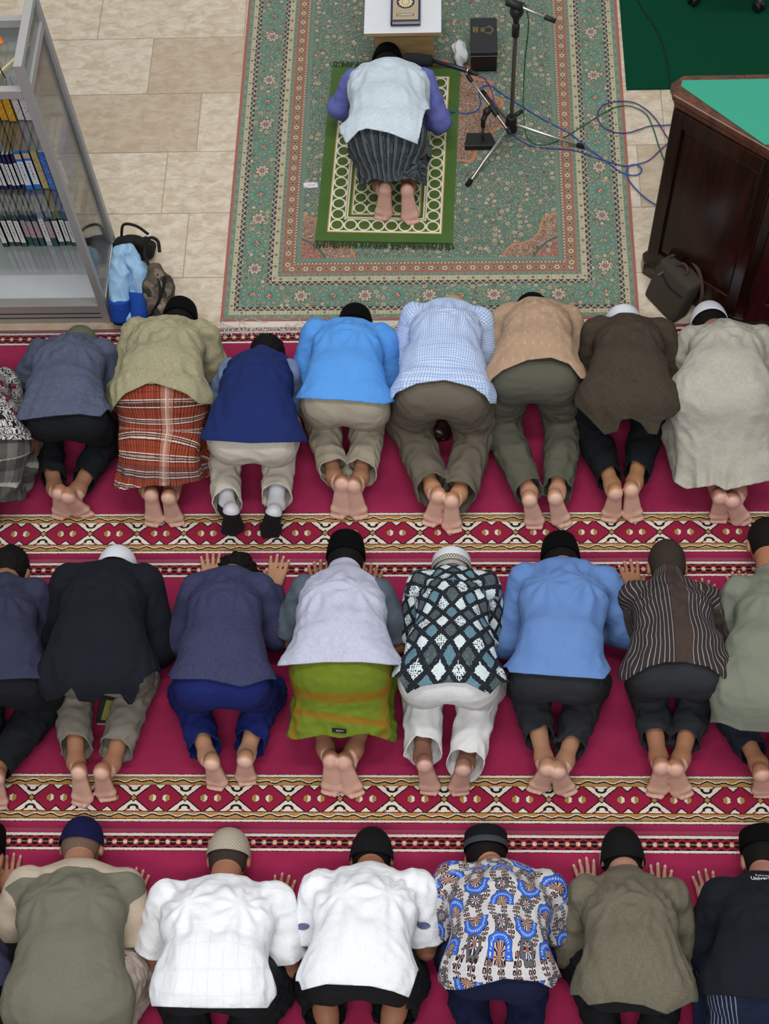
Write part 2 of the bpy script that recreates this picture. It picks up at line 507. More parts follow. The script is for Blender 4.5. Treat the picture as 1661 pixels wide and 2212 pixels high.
GH = .0105
def person(label, pel, sh, hd, an, he, ba, el, ha=None, kn=None, hw=.175, zp=.405, bk=1.0,
           skin=(160, 114, 88), hair=None, hair_noise=.0, cap=None, top=None, vest=None, legs=None,
           FL=.165, alpha=.22, yaw=0.0, socks=None, group='worshippers bowing in rows', tone=0, cut_hair=True, seed=1, hz=.125, cdrop=0.0):
    P0 = G(*pel, .45); P0[2] = zp
    SL, SR = G(*sh[0], .29), G(*sh[1], .29)
    EL, ER = G(*el[0], .14), G(*el[1], .14)
    A = head_frame(yaw, alpha)
    ext = .092 if cap is None else {'songkok': .112, 'low': .100, 'dome': .098}[cap[0]]
    Hc = G(*hd, .165 if cap is None else {'songkok': .19, 'low': .21, 'dome': .175}[cap[0]]) - A[1] * ext * .97; Hc[2] = hz
    Sm = (SL + SR) / 2
    sw = np.linalg.norm(SR - SL)
    lat = nrm((SR - SL) * [1, 1, 0])
    N = Sm + nrm((Hc - Sm) * [1, 1, 0]) * .075; N[2] = .245
    P1 = P0 + .32 * (Sm - P0); P1[2] = zp + .022
    P2 = P0 + .72 * (Sm - P0); P2[2] = zp - .035
    O = np.array([P0[0], P0[1], 0.0])
    root = tag(empty('person', O), label, 'person', group)
    hip = [P0 - lat * hw * .54 + [0, .02, -.02], P0 + lat * hw * .54 + [0, .02, -.02]]
    def butt(sg, g):
        return El(P0 + lat * sg * hw * .47 + [0, .012, .0], np.eye(3), (hw * .60 + g, .090 * bk + g, .105 * bk + g))
    A_, He, Ba, K = [], [], [], []
    for i in (0, 1):
        b = G(*ba[i], .03); best = None
        for z in np.arange(.07, .245, .005):
            h = G(*he[i], z); e = abs(np.linalg.norm(h - b) - FL)
            if best is None or e < best[0]: best = (e, h)
        h = best[1]; d = h - b; h = b + d / np.linalg.norm(d) * FL
        a = G(*an[i], .10); a = h + nrm(a - h) * min(np.linalg.norm(a - h), .11)
        a[2] = np.clip(a[2], .06, .13)
        sgn = -1 if i == 0 else 1
        if kn is not None and kn[i] is not None: k = G(*kn[i], .075)
        else:
            k = hip[i] + lat * sgn * .05 + [0, .20, 0]; k[2] = .085
            k[1] = np.clip(a[1] + .37, P0[1] + .02, P0[1] + .21)
        A_.append(a); He.append(h); Ba.append(b); K.append(k)
    W, HD = [], []
    for i in (0, 1):
        sgn = -1 if i == 0 else 1
        if ha is not None and ha[i] is not None:
            c = G(*ha[i], .02); dr = nrm([.12 * sgn, 1, 0])
        else:
            c = Hc + lat * sgn * .12 + [0, -.21, 0]; dr = nrm([.0 * sgn, 1, 0])
        c[2] = .02
        if len(np.shape(ha[i] if ha else None)) and len(ha[i]) == 3: pass
        W.append(c - dr * .055 + [0, 0, .018]); HD.append((c, dr))

    # ---------------- body: one continuous surface
    lo = np.min([*He, *Ba, *A_, EL, ER, W[0], W[1], Hc, SL, SR, *K], axis=0) - .16
    hi = np.max([*He, *Ba, *A_, EL, ER, W[0], W[1], Hc, SL, SR, *K, P0], axis=0) + .17
    yf = max(a[1] for a in A_) + .02; yh = min(W[0][1], W[1][1], Hc[1]) - .07
    B = Field(axis(lo[0], hi[0], [(-9, 9)], .0058, .0058),
              axis(lo[1], hi[1], [(-9, yf), (yh, 9)], .0056, .013),
              axis(-.006, zp + .17, [(-1, .25)], .0056, .014))
    B.add(El(Hc + A[1] * .012, A, (.076, .092, .095)), .01)
    B.add(El(Hc - A[1] * .055 + A[2] * .025, A, (.056, .068, .062)), .03)
    B.add(El(Hc - A[1] * .03 + A[2] * .092, A, (.014, .022, .014)), .012)
    B.add(Rc(N, Hc - A[1] * .05 - A[2] * .015, .056, .055), .03)
    for sgn in (-1, 1):
        B.add(El(Hc + A[0] * sgn * .078 - A[1] * .018 + A[2] * .012, A, (.009, .031, .019)), .006)
        B.add(Rc(Hc + A[0] * sgn * .028 - A[1] * .07 + A[2] * .083, Hc + A[0] * sgn * .005 - A[1] * .07 + A[2] * .088, .006, .007), .006)
    for a, b, wa, wb, da, db in ((P0 + [0, .06, 0], P1, hw * .7, hw * .7, .06, .07), (P1, P2, hw * .7, sw * .42, .075, .08), (P2, Sm, sw * .42, sw * .42, .08, .06)):
        B.add(Ec(a, b, wa, wb, da, db, lat), .03)
    for i, (s_, e_) in enumerate(((SL, EL), (SR, ER))):
        B.add(Rc(s_, e_, .045, .039), .02)
        B.add(Rc(e_, W[i], .041, .026), .015)
        c, dr = HD[i]; sg = -1 if i == 0 else 1
        ln = np.array([dr[1], -dr[0], 0])               # to the right of the hand
        kn_ = c + dr * .035
        B.add(Rc(W[i] - [0, 0, .006], c, .022, .016), .015)
        for f in (-1.5, -.5, .5, 1.5):
            r = c + dr * .035 + ln * f * .0205 - dr * abs(f * sg - .3) * .004
            B.add(Rc(c - dr * .025 + ln * f * .012, r, .016, .0125), .014)
        for f, L in zip((-1.5, -.5, .5, 1.5), (.062, .078, .084, .072) if sg < 0 else (.072, .084, .078, .062)):
            r = c + dr * .035 + ln * f * .0205
            d2 = nrm(dr + ln * f * .10)
            m = r + d2 * L * .5 + [0, 0, .004]; t = r + d2 * L; t[2] = .011; m[2] = .02
            B.add(Rc(r, m, .0098, .0088), .004); B.add(Rc(m, t, .0088, .0075), .004)
        r = c - dr * .03 - ln * sg * .03; m = c + dr * .005 - ln * sg * .052; t = c + dr * .035 - ln * sg * .057
        r[2] = .02; m[2] = .015; t[2] = .012
        B.add(Rc(r, m, .014, .0105), .01); B.add(Rc(m, t, .0105, .0085), .004)
    soles = []; main = B.F; side_ = []
    for i in (0, 1):
        B.F = np.full_like(main, .5)
        sg = -1 if i == 0 else 1
        B.add(Rc(hip[i], K[i], .075, .055), .02)
        B.add(Rc(K[i], A_[i] * .5 + K[i] * .5, .05, .044), .02)
        B.add(Rc(A_[i] * .45 + K[i] * .55, A_[i], .044, .030), .02)
        a = nrm(Ba[i] - He[i]); n = np.array([0, -.75, .66]); n = nrm(n - a * (n @ a)); l = np.cross(n, a)
        if l[0] < 0: l = -l
        if np.dot(A_[i] - He[i], n) > 0.0:
            pass
        FA = np.stack([l, a, n]); h = He[i] - n * .026; out = l * sg
        B.add(El(h + a * .008, FA, (.0285, .037, .025)), .012)
        B.add(Rc(A_[i], h + a * .010 - n * .020, .030, .025), .03)
        mid = (h + Ba[i] - n * .024) / 2 + a * .012
        B.add(Rc(A_[i], mid - n * .014, .030, .022), .025)
        B.add(Ec(h + a * .012, Ba[i] - n * .022 - a * .012, .028, .042, .0235, .019, l), .014)
        B.add(Rc(h + a * .03 - out * .004 - n * .01, Ba[i] - n * .022 - out * .018, .021, .0225), .014)
        B.add(Rc(Ba[i] - n * .021 - out * .022, Ba[i] - n * .020 + out * .024 - a * .010, .0225, .0195), .016)
        hz_ = nrm([a[0], a[1] - .25, 0])
        for q, (f, L, r) in enumerate(((-.026, .030, .0125), (-.008, .030, .0088), (.007, .027, .0083), (.020, .024, .008), (.031, .020, .0078))):
            s0 = Ba[i] + out * f + a * (.010 - max(f, 0) * .30) - n * .020
            t0 = s0 + hz_ * L * .85 + out * L * .45; t0[2] = r + .001; s0[2] = max(s0[2], r + .006)
            B.add(Rc(s0, t0, r * 1.05, r), .005)
        soles.append((He[i], Ba[i], n)); side_.append(B.F)
    B.F = smin(main, np.minimum(*side_), .004)
    B.cut_floor(.0)
    V, Q = B.mesh(); V = relax(V, Q, 1, .4); NN = vnormals(V, tris(Q))
    sole = np.zeros(len(V)); nail = np.zeros(len(V))
    for h, b, n in soles:
        d, t = segd(V, h - n * .02, b - n * .02 + nrm(b - h) * .03)
        sole = np.maximum(sole, np.where(d < .06, sstep(NN @ n, -.05, .6), 0))
    for i in (0, 1):
        c, dr = HD[i]; ln = np.array([dr[1], -dr[0], 0]); sg = -1 if i == 0 else 1
        for f, L in zip((-1.5, -.5, .5, 1.5), (.062, .078, .084, .072) if sg < 0 else (.072, .084, .078, .062)):
            t = c + dr * .035 + ln * f * .0205 + nrm(dr + ln * f * .10) * (L - .001); t[2] = .018
            nail = np.maximum(nail, np.clip(1.6 - np.linalg.norm(V - t, axis=1) / .006, 0, 1))
    body = link('body', new_mesh('body', V - O, [Q], attrs={'sole': sole, 'nail': nail}), skin_mat(skin), root)
    if socks is not None:
        for i in (0, 1):
            d, t = segd(V, A_[i] * .55 + K[i] * .45, A_[i]); d2, t2 = segd(V, He[i], Ba[i] + nrm(Ba[i] - He[i]) * .04)
            d3, t3 = segd(V, A_[i], Ba[i])
            m = np.where((np.minimum(np.minimum(d, d2), d3) < .075), 1.0, -1.0)
            m = np.minimum(m, ((V - A_[i] * .6 - K[i] * .4) @ nrm(A_[i] - K[i])) * 40)
            V2, T2 = clip(V + NN * .003, Q, m)
            n = soles[i][2]; NN2 = vnormals(V2, T2)
            dd, tt = segd(V2, He[i] - n * .02, Ba[i] - n * .02)
            ha_ = nrm(Ba[i] - He[i])
            g = ((V2 - He[i]) @ ha_) + .02 + ((V2 - He[i]) @ n) * .9
            V3, T3 = clip(V2, T2, -g); link('sock', new_mesh('sock', V3 - O, [T3]), socks[0], root)
            V3, T3 = clip(V2 + NN2 * .001, T2, g); link('sock_sole', new_mesh('sock_sole', V3 - O, [T3]), socks[1], root)

    # ---------------- hair and cap
    if hair is not None:
        F = Field(*[np.arange(Hc[i] - .15, Hc[i] + .15, .007) for i in range(3)])
        F.add(El(Hc + A[1] * .012, A, (.0785, .0945, .0975)), .01)
        F.add(El(Hc - A[1] * .045 - A[2] * .02, A, (.066, .06, .07)), .03)
        V, Q = F.mesh(); V = relax(V, Q, 1)
        q = (V - Hc) @ A.T
        if hair_noise:
            V = V + vnormals(V, tris(Q)) * (np.abs(wav(V, seed, .035, n=6)) * hair_noise)[:, None]
        ear = np.exp(-(((np.abs(q[:, 0]) - .078) / .02) ** 2 + ((q[:, 1] + .02) / .032) ** 2 + ((q[:, 2] - .012) / .024) ** 2))
        g = np.minimum(.045 + .5 * q[:, 1] - q[:, 2] * 1.0, q[:, 1] + .098) - .14 * ear
        V, T = clip(V, Q, np.maximum(g, -1))
        link('hair', new_mesh('hair', V - O, [T], np.stack([q[:1, 0].repeat(len(V)), V[:, 1]], 1)), hair, root)
    if cap is not None:
        make_cap(cap[0], cap[1], A, Hc + A[1] * (.012 - cdrop) - A[2] * (.003 + cdrop * .25), root, O, cap[2] if len(cap) > 2 else None)

    # ---------------- clothes
    def hem_cut(hem, zc):
        # hem line on the cloth; the cut slants so that back, sides and front hang alike
        pts = np.array([G(x, y, zc) for x, y in hem]); o = np.argsort(pts[:, 0]); pts = pts[o]
        q = G(*pel, zc) - G(*pel, zc - .1); k = q[1] / .1
        return lambda V: V[:, 1] - k * (V[:, 2] - zc) - np.interp(V[:, 0] - q[0] / .1 * (V[:, 2] - zc), pts[:, 0], pts[:, 1])
    lo = np.min([P0 - .3, SL - .12, EL - .13, W[0] - .1, W[1] - .1], axis=0); hi = np.max([P0 + .3, SR + .12, ER + .13, W[0] + .1, W[1] + .1], axis=0)
    lo = np.minimum(lo, np.min([ER - .13, SR - .1], axis=0)); hi = np.maximum(hi, np.max([EL + .13, SL + .1], axis=0))

    def upper(name, spec, seed):
        off = spec.get('off', .0); hem = spec['hem']; zc = spec.get('hz', .50); sleeve = spec.get('sleeve')
        loose = spec.get('loose', 1.0); tail = spec.get('tail')
        l2 = lo.copy(); h2 = hi.copy(); l2[2] = -.02; h2[2] = zp + .2
        l2[1] = min(l2[1], P0[1] - .42)
        if spec.get('skirt'): l2[1] = min(A_[0][1], A_[1][1]) - .25
        F = Field(*[np.arange(l2[i], h2[i], GH) for i in range(3)])
        aa = lambda x: x * loose + .023 + off
        bb = lambda x: x * bk + .013 + off
        dn = np.array([0, 0, -.012])
        T1 = [Ec(P0 + dn, P1 + dn, aa(hw), aa(hw * .80), bb(.118), bb(.100), lat), Ec(P1 + dn, P2 + dn, aa(hw * .80), aa(sw * .45), bb(.100), bb(.103), lat),
              Ec(P2 + dn, Sm, aa(sw * .45), aa(sw * .48), bb(.103), bb(.078), lat), Rc(Sm + [0, 0, -.005], N + nrm(Hc - N) * .10, .085 + off, .060 + off)]
        for p in T1: F.add(p, .05)
        for sg in (-1, 1):
            F.add(butt(sg, .019 + off), .045)
        if tail:                     # cloth hanging behind the hips
            F.add(Ec(P0 + [0, -.02, 0], P0 + np.array([0, -tail[0], -tail[1]]), aa(hw), aa(hw) * tail[2], bb(.112), .095, lat), .06)
        if spec.get('drape', True):  # front and sides hang towards the floor
            F.add(Ec(P0 + [0, .06, -.06], P2 + [0, -.02, -.07], aa(hw * .90), aa(sw * .40), .10, .09, lat), .035)
        sk = spec.get('skirt')
        if sk:
            hf = sk; mk, ma = (K[0] + K[1]) / 2, (A_[0] + A_[1]) / 2; tl = ma + np.array([0, -.05, .01])
            F.add(Ec(P0 + [0, -.01, -.03], tl, aa(hw), hf, .11, .09, lat), .08)
            F.add(Ec(P0 + [0, .05, -.06], mk, aa(hw), hw * 1.2, .12, .085, lat), .07)
            F.add(Ec(mk, tl, hw * 1.2, hf, .085, .085, lat), .07)
        arms = []
        if sleeve:
            for s_, e_, w_ in ((SL, EL, W[0]), (SR, ER, W[1])):
                r0, r1, r2 = (.070, .064, .048) if sleeve == 'long' else (.072, .074, .05)
                k = spec.get('arm', 1.0)
                a1 = Rc(s_, e_, r0 * k + off, r1 * k + off); F.add(a1, .02); arms.append((a1, s_, e_, w_))
                if sleeve == 'long': F.add(Rc(e_, w_ - nrm(w_ - e_) * .02, r1 * k + off, r2 * k + off), .03)
        F.cut_floor(.004)
        V, Q = F.mesh(); V = relax(V, Q, 2, .5); T = tris(Q); n = vnormals(V, T)
        hc = hem_cut(hem, zc); dh = hc(V)
        up = np.clip(n[:, 2] * .8 + .5, .15, 1)
        w = spec.get('wrinkle', 1.0)
        lx = (V - P0) @ lat; edge = .35 + .65 * sstep(np.abs(lx), .05, .16)
        fold = wav(V, seed, .17) * .0030 + (1 - 2 * np.abs(wav(V, seed + 5, .11, (1.0, 2.2, 1.4)))) * .0030 * edge + (1 - 2 * np.abs(wav(V, seed + 9, .07, (2.4, 1.0, 1.2)))) * .0016 * edge
        # creases running from the armpits over the sides
        for s_, e_ in ((SL, EL), (SR, ER)):
            d, t = segd(V, s_, e_); c = (s_ + P2) / 2
            rr = np.linalg.norm((V - c) * [1, 1, 0], axis=1); an_ = np.arctan2(V[:, 1] - c[1], V[:, 0] - c[0])
            fold += np.sin(an_ * 9 + seed) * .0045 * np.exp(-((rr - .09) / .06) ** 2)
            if sleeve:
                fold += np.sin(t * (16 if sleeve == 'long' else 10) + seed * 2 + V[:, 0] * 14) * .0045 * np.exp(-(d / .075) ** 2) * sstep(t, .15, .5)
        if sk:
            lowz = 1 - sstep(V[:, 2], .15, .42)
            fold += (1 - np.abs(wav(V, seed + 2, .13, (1, 3, 3))) * 2) * .010 * lowz
        # waist crease where the cloth bunches over the lower back
        s = (V - P0) @ nrm(Sm - P0); fold += spec.get('waist', 0.0) * np.sin((s - .16) * 60) * np.exp(-((s - .15) / .035) ** 2) * .004
        V = V + n * (fold * w * up)[:, None]
        fl = spec.get('flare', .016) * .55; ru = spec.get('ruffle', .0); rl = spec.get('rfreq', 45)
        near = np.exp(-np.clip(dh, 0, 1) / .07)
        side = np.clip(np.abs((V - P0) @ lat) / hw, 0, 1.2)
        V = V + n * (near * (fl * side + ru * np.sin(((V - P0) @ lat) * rl + seed)))[:, None] * [1, .4, 1]
        V = V + nrm([0, 0, -1]) * 0
        uv = rail(V, [N, Sm, P2, P1, P0, P0 + np.array([0, -.30, -.20])], lat)
        armf = np.zeros(len(V))
        for a1, s_, e_, w_ in arms:
            d1, t1 = segd(V, s_, e_); d2, t2 = segd(V, e_, w_)
            tor = np.min([p(V[:, 0], V[:, 1], V[:, 2]) for p in T1], axis=0)
            m = np.minimum(d1, d2) - .06 < tor
            uva = rail(V, [s_, e_, w_], np.cross(nrm(e_ - s_), [0, 0, 1.0])); uva[:, 1] += .1
            uv = np.where((m & (t1 > .12))[:, None], uva, uv); armf = np.maximum(armf, (m & (t1 > .10)) * 1.0)
        armf = relax(np.repeat(armf[:, None], 3, 1), T, 5, .7)[:, 0]
        uv = np.concatenate([uv, armf[:, None]], 1)
        # cut the openings
        def cutg(g):
            nonlocal V, T, uv
            VV = np.concatenate([V, uv], 1); VV, T = clip(VV, T, g); V, uv = VV[:, :3], VV[:, 3:]
        g = hc(V)
        if arms:
            tor = np.min([p(V[:, 0], V[:, 1], V[:, 2]) for p in T1], axis=0)
            for a1, s_, e_, w_ in arms:
                dd = np.minimum(segd(V, s_, e_)[0], segd(V, e_, w_)[0]) - .075
                g = np.where((dd < tor - .012) & (np.abs((V - P0) @ lat) > hw * .85) & (dd < .03), np.maximum(g, .05), g)
        cutg(g)
        ax_ = nrm(Hc - Sm); cutg(np.where(np.linalg.norm(V - N, axis=1) < .16, .098 + spec.get('collar', 0.0) - (V - N) @ ax_, 1))
        for (a1, s_, e_, w_) in arms:
            d1, t1 = segd(V, s_, e_); d2, t2 = segd(V, e_, w_)
            tor = np.min([p(V[:, 0], V[:, 1], V[:, 2]) for p in T1], axis=0)
            if sleeve == 'long':
                cutg(np.where((d2 < .1) & (t2 > .6), np.linalg.norm(w_ - e_) * 1.0 - .012 - (V - e_) @ nrm(w_ - e_), 1))
            else:
                L = np.linalg.norm(e_ - s_); c_ = spec.get('slen', .8)
                m = (a1(V[:, 0], V[:, 1], V[:, 2]) < tor - .004) | ((t1 >= .9) & (d1 < .085) & (tor > .02))
                cutg(np.where(m, c_ * L - (V - s_) @ nrm(e_ - s_), 1))
        return cloth(name, V, T, uv[:, :2], spec['mat'], root, O, attrs={'arm': uv[:, 2]}), (V, T, uv)

    res = {}
    if legs is not None:
        kind = legs.get('kind', 'trousers'); lz = legs.get('loose', .94); mat = legs['mat']; sd = seed * 13
        mk, ma = (K[0] + K[1]) / 2, (A_[0] + A_[1]) / 2
        l2 = np.min([P0 - .3, K[0] - .15, K[1] - .15, A_[0] - .15, A_[1] - .15], axis=0); h2 = np.max([P0 + .3, K[0] + .15, K[1] + .15], axis=0)
        l2[2] = -.02; h2[2] = zp + .2; h2[1] = max(K[0][1], K[1][1], P0[1]) + .16
        l2[0] = min(l2[0], P0[0] - .33); h2[0] = max(h2[0], P0[0] + .33); l2[1] -= .1
        F = Field(*[np.arange(l2[i], h2[i], GH * .95) for i in range(3)])
        kk = .024 if kind == 'trousers' else .09
        F.add(Ec(P0 + [0, .03, .0], P1, hw * .93, hw * .74, .100 * bk, .074 * bk, lat), .04)
        for i, sg in ((0, -1), (1, 1)):
            F.add(butt(sg, 0), .035 if kind == 'trousers' else .07)
        if kind == 'trousers':
            cuffs = legs.get('cuff', .053); hipsF = F.F; legF = []
            for i in (0, 1):
                F.F = np.full_like(hipsF, .5)
                F.add(Rc(hip[i] + [0, .01, -.03], K[i], .100 * lz, .092 * lz), kk)
                mid = K[i] * .5 + A_[i] * .5 + [0, 0, .005]
                F.add(Rc(K[i], mid, .086 * lz, .072 * lz), .025)
                F.add(Rc(mid, A_[i] + nrm(A_[i] - K[i]) * .05, .072 * lz, cuffs), .02)
                legF.append(F.F)
            F.F = smin(hipsF, smin(legF[0], legF[1], .004), kk)
        else:
            hf = legs.get('half', .2)
            tl = ma + np.array([0, -.06, -.01])
            F.add(Ec(P0 + [0, -.02, -.06], tl + [0, -.02, .02], hw * 1.0, hf, .10, .085, lat), .07)
            F.add(Ec(P0 + [0, .05, -.06], mk, hw * 1.0, hw * 1.15, .11, .075, lat), .07)
            F.add(Ec(mk, tl, hw * 1.15, hf, .075, .075, lat), .07)
        F.cut_floor(.004)
        V, Q = F.mesh(); V = relax(V, Q, 2, .5); T = tris(Q); n = vnormals(V, T)
        wr = legs.get('wrinkle', 1.0)
        low = 1 - sstep(V[:, 2], .2, .42)
        fold = (1 - 2 * np.abs(wav(V, sd, .08, (1.6, 1, 1)))) * .004 + wav(V, sd + 3, .14) * .003
        if kind == 'trousers':
            for i in (0, 1):
                d, t = segd(V, K[i], A_[i]); z = V[:, 2]
                fold += np.sin(t * 22 + sd + wav(V, sd + 7, .12) * 1.5) * .006 * np.exp(-(d / .09) ** 2) * np.exp(-((t - .45) / .32) ** 2) * (z < .24)
                d, t = segd(V, hip[i], K[i])
                fold += np.sin(t * 18 + wav(V, sd + 8, .12) * 1.8) * .006 * np.exp(-((t - .6) / .25) ** 2) * np.exp(-(d / .12) ** 2)
            fold *= .35 + .65 * low
        else:
            fold += (1 - np.abs(wav(V, sd + 2, .11, (1, 2.5, 2.5))) * 2) * .006 * low; fold *= .3 + .7 * low
        V = V + n * (fold * wr)[:, None]; V[:, 2] = np.maximum(V[:, 2], .004)
        uv = rail(V, [P2, P1, P0 + [0, 0, .0], P0 + np.array([0, -.1, -.1]), (P0 + ma) / 2 + np.array([0, -.06, 0]), ma + np.array([0, -.05, 0])], lat)
        def cutg(g):
            nonlocal V, T, uv
            VV = np.concatenate([V, uv], 1); VV, T = clip(VV, T, g); V, uv = VV[:, :3], VV[:, 3:5]
        cutg((.05 if kind == 'trousers' else -.02) - (V - P1) @ nrm(Sm - P0) + 0 * V[:, 0] + np.where(V[:, 2] < .28, 1, 0))
        if kind == 'trousers':
            hm = legs.get('hem', ((0.0, 0.0)))
            for i in (0, 1):
                d, t = segd(V, K[i], A_[i] + nrm(A_[i] - K[i]) * .1); dj, tj = segd(V, K[1 - i], A_[1 - i] + nrm(A_[1 - i] - K[1 - i]) * .1)
                L = np.linalg.norm(A_[i] - K[i]); dr = nrm(A_[i] - K[i])
                ang = wav(V, sd + 21, .12) * .008
                slope = np.array([0, 0, 1.0])
                g = L + (hm[i] if hasattr(hm, '__len__') else hm) + ang - (V - K[i]) @ dr - legs.get('slant', .45) * (V[:, 2] - A_[i][2])
                cutg(np.where((d < dj + .006 * i) & (V[:, 2] < .235) & (t > .3), g, 1))
        else:
            hcl = hem_cut(legs['hem'], legs.get('hemz', .12))
            cutg(np.where(V[:, 2] < .34, hcl(V), 1))
        VV, T = biggest(np.concatenate([V, uv], 1), T, 150); V, uv = VV[:, :3], VV[:, 3:5]
        res['legs'] = cloth(legs.get('name', 'trousers'), V, T, uv, mat, root, O)
        if legs.get('label'): res['legs']['label'] = legs['label']
    if top is not None:
        if vest is not None: top = dict(dict(flare=0.0, off=-.008), **top)
        res['top'], res['topmesh'] = upper(top.get('name', 'shirt'), top, seed * 7 + 1)
    if vest is not None:
        res['vest'], res['vestmesh'] = upper(vest.get('name', 'vest'), dict(off=.012, **vest), seed * 7 + 1)
    res.update(root=root, O=O, P0=P0, lat=lat, Sm=Sm, N=N, A=A, Hc=Hc, body=body)
    return res
# ------------------------------------------------------------------ fabrics
def fabric(name, c, pattern=None, rough=0.9, weave=0.5, wr=0.35, amt=0.08, sheen=0.0, dark=None):
    """woven cloth; pattern(m, u, v) returns a colour, u across and v along the garment in metres"""
    m = Mat(name, rough, 0.2)
    uvx, uvy, _ = m.xyz(m.coord('UV'))
    colr = pattern(m, uvx, uvy) if pattern else srgb(*c)
    uvv = m.coord('UV')
    colr = vary(m, colr, amt, 12, uvv)
    th = m.noise(m.vec(uvx * 90, uvy * 700, 0.0), 1.0, 2, 0.6) + m.noise(m.vec(uvx * 700, uvy * 90, 3.0), 1.0, 2, 0.6)
    n = m.n('ShaderNodeMix'); n.data_type = 'RGBA'; n.blend_type = 'MULTIPLY'; n.inputs[0].default_value = 1
    m.l(colr, n.inputs[6]); g = m.n('ShaderNodeCombineColor'); k = th * (0.45 * weave) + (1 - 0.45 * weave)
    for i in range(3): m.l(k.s, g.inputs[i])
    m.l(g.outputs[0], n.inputs[7])
    m.out(n.outputs[2])
    h = m.noise(uvv, 26, 4, 0.55, 0.6) * 1.0 + m.noise(m.vec(uvx * 18, uvy * 46, 7.0), 1.0, 3, 0.5) * 0.7 + th * 0.05
    m.bump(h, wr * .75, 0.009)
    m.b.inputs['Sheen Weight'].default_value = sheen
    return m.m

def vign(c): return srgb(*c)
def p_plaid(m, u, v):
    base = m.mix(m.noise(m.coord('UV'), 30), srgb(150, 58, 30), srgb(126, 46, 28))
    hv = v.mod(0.062); hb = hv.band(0.0, 0.024); c = m.mix(hb * 0.75, base, srgb(74, 44, 40))
    for a, w, k in ((0.001, .0045, (226, 216, 206)), (.011, .003, (180, 160, 150)), (.020, .0045, (226, 216, 206)), (.026, .003, (30, 26, 28)), (.0455, .0012, (30, 26, 28))):
        c = m.mix(hv.band(a, a + w) * 0.85, c, srgb(*k))
    uu = (u - 0.055).abs(); wide = uu < 0.03
    c = m.mix(wide * 0.35, c, srgb(206, 150, 120)); c = m.mix((uu < 0.008) * 0.5, c, srgb(232, 210, 200))
    c = m.mix(uu.band(.0275, .031) * 0.8, c, srgb(40, 30, 30))
    th = u.mod(0.0135); c = m.mix((th < 0.0012) * 0.4, c, srgb(214, 190, 176))
    th = u.mod(0.056); c = m.mix((th < 0.004) * 0.55, c, srgb(40, 30, 32))
    c = m.mix(v.band(0.60, 0.66) * 0.35, c, srgb(40, 52, 60))
    return c
def p_gingham(m, u, v):
    a = u.mod(0.0105) < 0.0045; b = v.mod(0.0105) < 0.0045
    c = m.mix(a * 0.55, srgb(206, 216, 236), srgb(112, 148, 206)); return m.mix(b * 0.5, c, srgb(112, 148, 206))
def p_dots(m, u, v):
    r = (v / .046).fl(); x = (u + (r.mod(2.0)) * 0.0).mod(.036) - .018; y = v.mod(.046) - .023
    d = x.abs() * 1.7 + y.abs(); c = m.mix(m.noise(m.coord('UV'), 40, 3), srgb(182, 150, 124), srgb(160, 134, 110))
    c = m.mix((d < .0075) * 0.8, c, srgb(206, 184, 160)); return m.mix((d < .0038) * 0.8, c, srgb(128, 100, 82))
def p_swirl(m, u, v):
    n = m.noise(m.coord('UV'), 34, 2, 0.4, 2.5); w = (n * 26.0).sin()
    c = m.mix(w > 0.05, srgb(26, 22, 26), srgb(196, 192, 190)); return m.mix(((n * 26.0).sin() > .05) & (m.noise(m.coord('UV'), 9) > .6), c, srgb(150, 60, 80))
def p_greyplaid(m, u, v):
    c = m.mix((u.mod(.09) < .045) * 0.5, srgb(120, 116, 110), srgb(40, 38, 40)); c = m.mix((v.mod(.09) < .045) * 0.5, c, srgb(40, 38, 40))
    return m.mix((v.mod(.09) < .004) * .7, c, srgb(190, 186, 180))
def p_lattice(m, u, v):
    s = .078; a = (u + v) / s; b = (u - v) / s + 40.0
    ia, ib = a.fl(), b.fl(); x = a - ia - 0.5; y = b - ib - 0.5
    xx, yy = x.abs(), y.abs()
    r = (x * x + y * y).sqrt(); lob = (xx.mn(yy) / (xx.mx(yy) + 1e-4))
    rad = xx.mx(yy) * .86 + xx.mn(yy) * .10 + (xx.mn(yy) * 30.0).cos() * .016
    row = (ia + ib).mod(2.0); colm = ia.mod(2.0)
    blot = m.noise(m.coord('UV'), 120, 2); dots = m.voro(m.coord('UV'), 190)
    white = srgb(206, 218, 220); blue = srgb(92, 124, 138); grey = srgb(74, 84, 88); ink = srgb(30, 34, 42)
    fl = m.mix((m.voro(m.coord('UV'), 130, rnd=.4) < .36), white, ink)
    lightc = m.mix(colm, m.mix((blot > .6) * .25, white, blue), fl)
    darkc = m.mix(colm, m.mix((dots < .25) * .5, blue, srgb(150, 176, 186)), m.mix((dots < .3) * .6, grey, srgb(130, 136, 132)))
    cell = m.mix(row, lightc, darkc)
    grid = m.mix((dots < .22) * .45, ink, srgb(110, 120, 128))
    return m.mix(rad < 0.315, m.mix(rad < 0.355, grid, ink), cell)
def p_pin(m, u, v):
    base = m.mix(m.noise(m.coord('UV'), 24), srgb(58, 50, 50), srgb(44, 38, 40))
    c = m.mix((u.mod(.0165) < .0026) * .8, base, srgb(168, 160, 154))
    return m.mix((u - .012).abs() < .036, c, m.mix(m.noise(m.coord('UV'), 60, 3), srgb(74, 60, 54), srgb(60, 48, 44)))
def p_yoke(m, u, v):
    w = (u * 26.0).cos() * .012
    panel = (v + w > .10) & (m.attr('arm') < .5)
    tw = m.noise(m.coord('UV'), 420, 2)
    return m.mix(panel, m.mix(tw, srgb(196, 180, 160), srgb(178, 162, 144)), m.mix(tw, srgb(122, 120, 104), srgb(100, 98, 84)))
